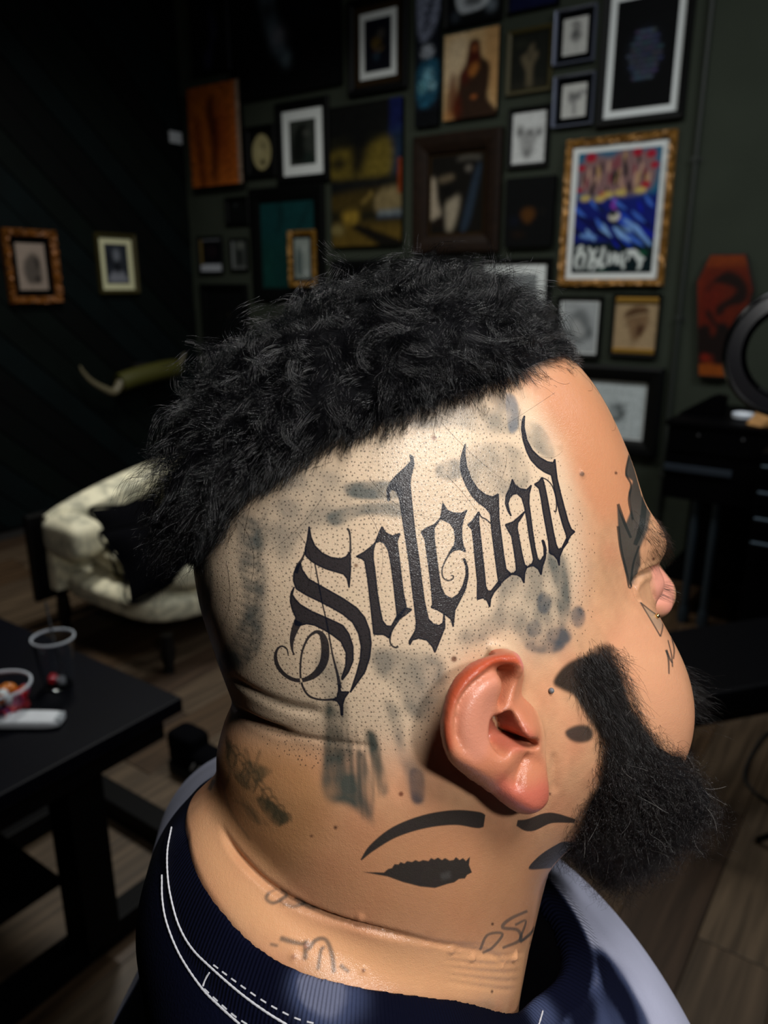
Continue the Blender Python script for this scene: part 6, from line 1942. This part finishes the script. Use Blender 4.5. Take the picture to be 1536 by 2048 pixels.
# studs
def stud(name, px, py, r, material, label):
    P, n = hit(px, py)
    b = MB()
    prof = [(0, -r)] + [(r * math.cos(a), r * math.sin(a)) for a in np.linspace(-1.4, 1.4, 9)] + [(0, r)]
    M = Vector(n).to_track_quat('Z', 'Y').to_matrix().to_4x4()
    M.translation = Vector(P + n * r * .5)
    b.lathe(prof, 20, M)
    b.build(name, material, MAN, True, label=label)
stud('cheek_stud', 1312, 1233, .00105, mat('gold', (.95, .68, .28), .15, 1.0), 'gold ball stud in the cheekbone')
stud('jaw_stud', 1101, 1381, .00110, mat('stud_steel', (.16, .16, .17), .55, .2, .3), 'steel ball stud before the ear')
print('hair', round(time.time() - T0, 1))

# painted darkening: stubble plus the shadow of hair, beard and moustache
ro = root_shade.copy()
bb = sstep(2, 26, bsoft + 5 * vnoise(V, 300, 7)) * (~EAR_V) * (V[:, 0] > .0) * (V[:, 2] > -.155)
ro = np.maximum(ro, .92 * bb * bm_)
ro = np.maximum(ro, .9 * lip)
me.attributes['root_shade'].data.foreach_set('value', ro.astype(np.float32))

# ------------------------------------------------------------------ the T-shirt
SV, SQ = surface_net(f_shirt, (-.30, -.36, -.50), (.34, .36, -.05), .0019, safety=2)
print('shirt', len(SV), round(time.time() - T0, 1))
for it in range(4):                                   # relax the cloth's cut edges
    acc = np.zeros_like(SV); num = np.zeros(len(SV))
    for k in range(4):
        for a in range(3):
            acc[:, a] += np.bincount(SQ[:, k], SV[SQ[:, (k + 1) % 4], a] + SV[SQ[:, (k + 3) % 4], a], len(SV))
        num += np.bincount(SQ[:, k], minlength=len(SV)) * 2
    SV = SV + .5 * (acc / np.maximum(num, 1)[:, None] - SV) * (num > 0)[:, None]
qb = to_trunk(SV)
def wnoise(P, s, seed):
    r = np.random.default_rng(seed)
    f = np.zeros(len(P))
    for o in range(5):
        k = r.normal(size=(6, 3)); k = k / np.linalg.norm(k, axis=1, keepdims=True) * s * 1.7 ** o
        f += (np.sin(P @ k.T + r.uniform(0, 6.28, 6))).sum(1) / 1.6 ** o
    return f / 4.0
nz = wnoise(SV, 34, 2)
nf = wnoise(SV * (1, 1, .35), 70, 9)
cutd = f_cut(SV)
body = sstep(-.018, .008, qb[:, 0] + .008 * nz) * sstep(-.009, -.013, cutd)            # pale chest
far = sstep(.052, .064, qb[:, 1] + .3 * (qb[:, 0] + .06) + .003 * nz)                 # pale far shoulder
pale = np.maximum(body, far)
blot = lambda c, r, n=.0: np.exp(-((np.linalg.norm(SV - c, axis=1) + n * nf) / r) ** 2)
def spot(px, py, r, n=0.0):
    o, d = head_ray(px, py)
    h = SBV.ray_cast(Vector(o), Vector(d))
    return blot(np.array(h[0]), r, n) if h[0] is not None else 0
SBV = BVHTree.FromPolygons(SV.tolist(), SQ.tolist())
navy = spot(1235, 1975, .012, .007) + spot(1210, 1930, .008, .006) + spot(1255, 2030, .014, .008) + .8 * spot(1130, 2035, .012, .006) + .6 * spot(1180, 2000, .008, .005)
pale = np.clip(pale - np.clip(navy, 0, 1) * .95, 0, 1)
pale = np.maximum(pale, (.62) * np.clip(spot(655, 1985, .010, .004) + .6 * spot(615, 1970, .006, .003) + .8 * spot(1085, 2030, .006, .003) + .7 * spot(1098, 1900, .007, .003), 0, 1))  # last spot paints a rib highlight into the dye
pale = np.maximum(pale, .10 * spot(375, 1645, .012, .006))
NAVY = np.array(lin(4, 6, 24)); PALE = np.array(lin(176, 178, 200)); MID = np.array(lin(56, 64, 92))
col = NAVY * (1 + .25 * nz[:, None]) * (pale < 2)[:, None]
w1 = sstep(.0, .5, pale)[:, None]; w2 = sstep(.45, 1.0, pale)[:, None]
col = col * (1 - w1) + MID * w1
col = col * (1 - w2) + (PALE * (1 + .07 * nf[:, None])) * w2
shirt_me = net_mesh('shirt', SV, SQ)
ca = shirt_me.color_attributes.new('dye', 'FLOAT_COLOR', 'POINT')
ca.data.foreach_set('color', np.concatenate([np.clip(col, .001, 1), np.ones((len(SV), 1))], 1).astype(np.float32).ravel())
ang = np.arctan2(-SV[:, 1], SV[:, 0] + .03)
ra = shirt_me.attributes.new('rib', 'FLOAT', 'POINT')
ra.data.foreach_set('value', ang.astype(np.float32))
rm = shirt_me.attributes.new('collar', 'FLOAT', 'POINT')
rm.data.foreach_set('value', sstep(-.019, -.0175, cutd).astype(np.float32))
m = bpy.data.materials.new('dyed_cotton')
m.use_nodes = True
nt = m.node_tree; bs = nt.nodes['Principled BSDF']
c = nt.nodes.new('ShaderNodeVertexColor'); c.layer_name = 'dye'
nt.links.new(c.outputs['Color'], bs.inputs['Base Color'])
bs.inputs['Roughness'].default_value = .9; bs.inputs['Specular IOR Level'].default_value = .08
a1 = nt.nodes.new('ShaderNodeAttribute'); a1.attribute_name = 'rib'
a2 = nt.nodes.new('ShaderNodeAttribute'); a2.attribute_name = 'collar'
mu = nt.nodes.new('ShaderNodeMath'); mu.operation = 'MULTIPLY'; mu.inputs[1].default_value = 330
sn = nt.nodes.new('ShaderNodeMath'); sn.operation = 'SINE'
m2 = nt.nodes.new('ShaderNodeMath'); m2.operation = 'MULTIPLY'
tc = nt.nodes.new('ShaderNodeTexCoord')
no = nt.nodes.new('ShaderNodeTexNoise'); no.inputs['Scale'].default_value = 900; no.inputs['Detail'].default_value = 2
ad = nt.nodes.new('ShaderNodeMath'); ad.operation = 'ADD'
bp = nt.nodes.new('ShaderNodeBump'); bp.inputs['Strength'].default_value = .5; bp.inputs['Distance'].default_value = .0006
nt.links.new(a1.outputs['Fac'], mu.inputs[0]); nt.links.new(mu.outputs[0], sn.inputs[0]); nt.links.new(sn.outputs[0], m2.inputs[0]); nt.links.new(a2.outputs['Fac'], m2.inputs[1])
nt.links.new(tc.outputs['Object'], no.inputs['Vector']); nt.links.new(no.outputs['Fac'], ad.inputs[0]); nt.links.new(m2.outputs[0], ad.inputs[1])
nt.links.new(ad.outputs[0], bp.inputs['Height']); nt.links.new(bp.outputs['Normal'], bs.inputs['Normal'])
shirt_me.materials.append(m)
SHIRT = put('shirt', shirt_me, MAN, label='navy and white dip-dyed cotton T-shirt with a ribbed collar')

thread = mat('white_thread', (.62, .62, .66), .7)
def seam(pts, w=.00032, dash=None):
    P = []
    for x, y in smooth_path(pts, 14):
        o, d = head_ray(x, y)
        h = SBV.ray_cast(Vector(o), Vector(d))
        if h[0] is not None:
            P.append(np.array(h[0]) + np.array(h[1]) * .0003)
    P = np.array(P)
    # resample evenly into stitches
    s = np.concatenate([[0], np.cumsum(np.linalg.norm(np.diff(P, axis=0), axis=1))])
    n = max(4, int(s[-1] / .0011))
    q = np.linspace(0, s[-1], n)
    P = np.stack([np.interp(q, s, P[:, a]) for a in range(3)], 1)
    b = MB()
    if dash:
        for i in range(0, n - dash, dash + 2):
            b.tube(P[i:i + dash + 1], w, 5)
    else:
        b.tube(P, w * (1 + .35 * (np.arange(n) % 2)), 6)
    b.build('seam_stitching', thread, SHIRT, True)
seam([(344, 1655), (336, 1700), (336, 1745), (342, 1790), (358, 1848), (384, 1895), (424, 1936), (480, 1985), (530, 2022), (575, 2050)])
seam([(325, 1750), (326, 1800), (336, 1850), (362, 1912), (404, 1975), (440, 2012), (480, 2048)])
seam([(428, 1930), (470, 1962), (530, 2004), (590, 2036), (640, 2050)], .00028, 2)
seam([(420, 1945), (412, 1958), (407, 1972)], .00028)
seam([(410, 1978), (440, 2006), (470, 2032), (500, 2052)], .00028, 2)
seam([(1085, 2022), (1081, 2036), (1076, 2052)], .00028)
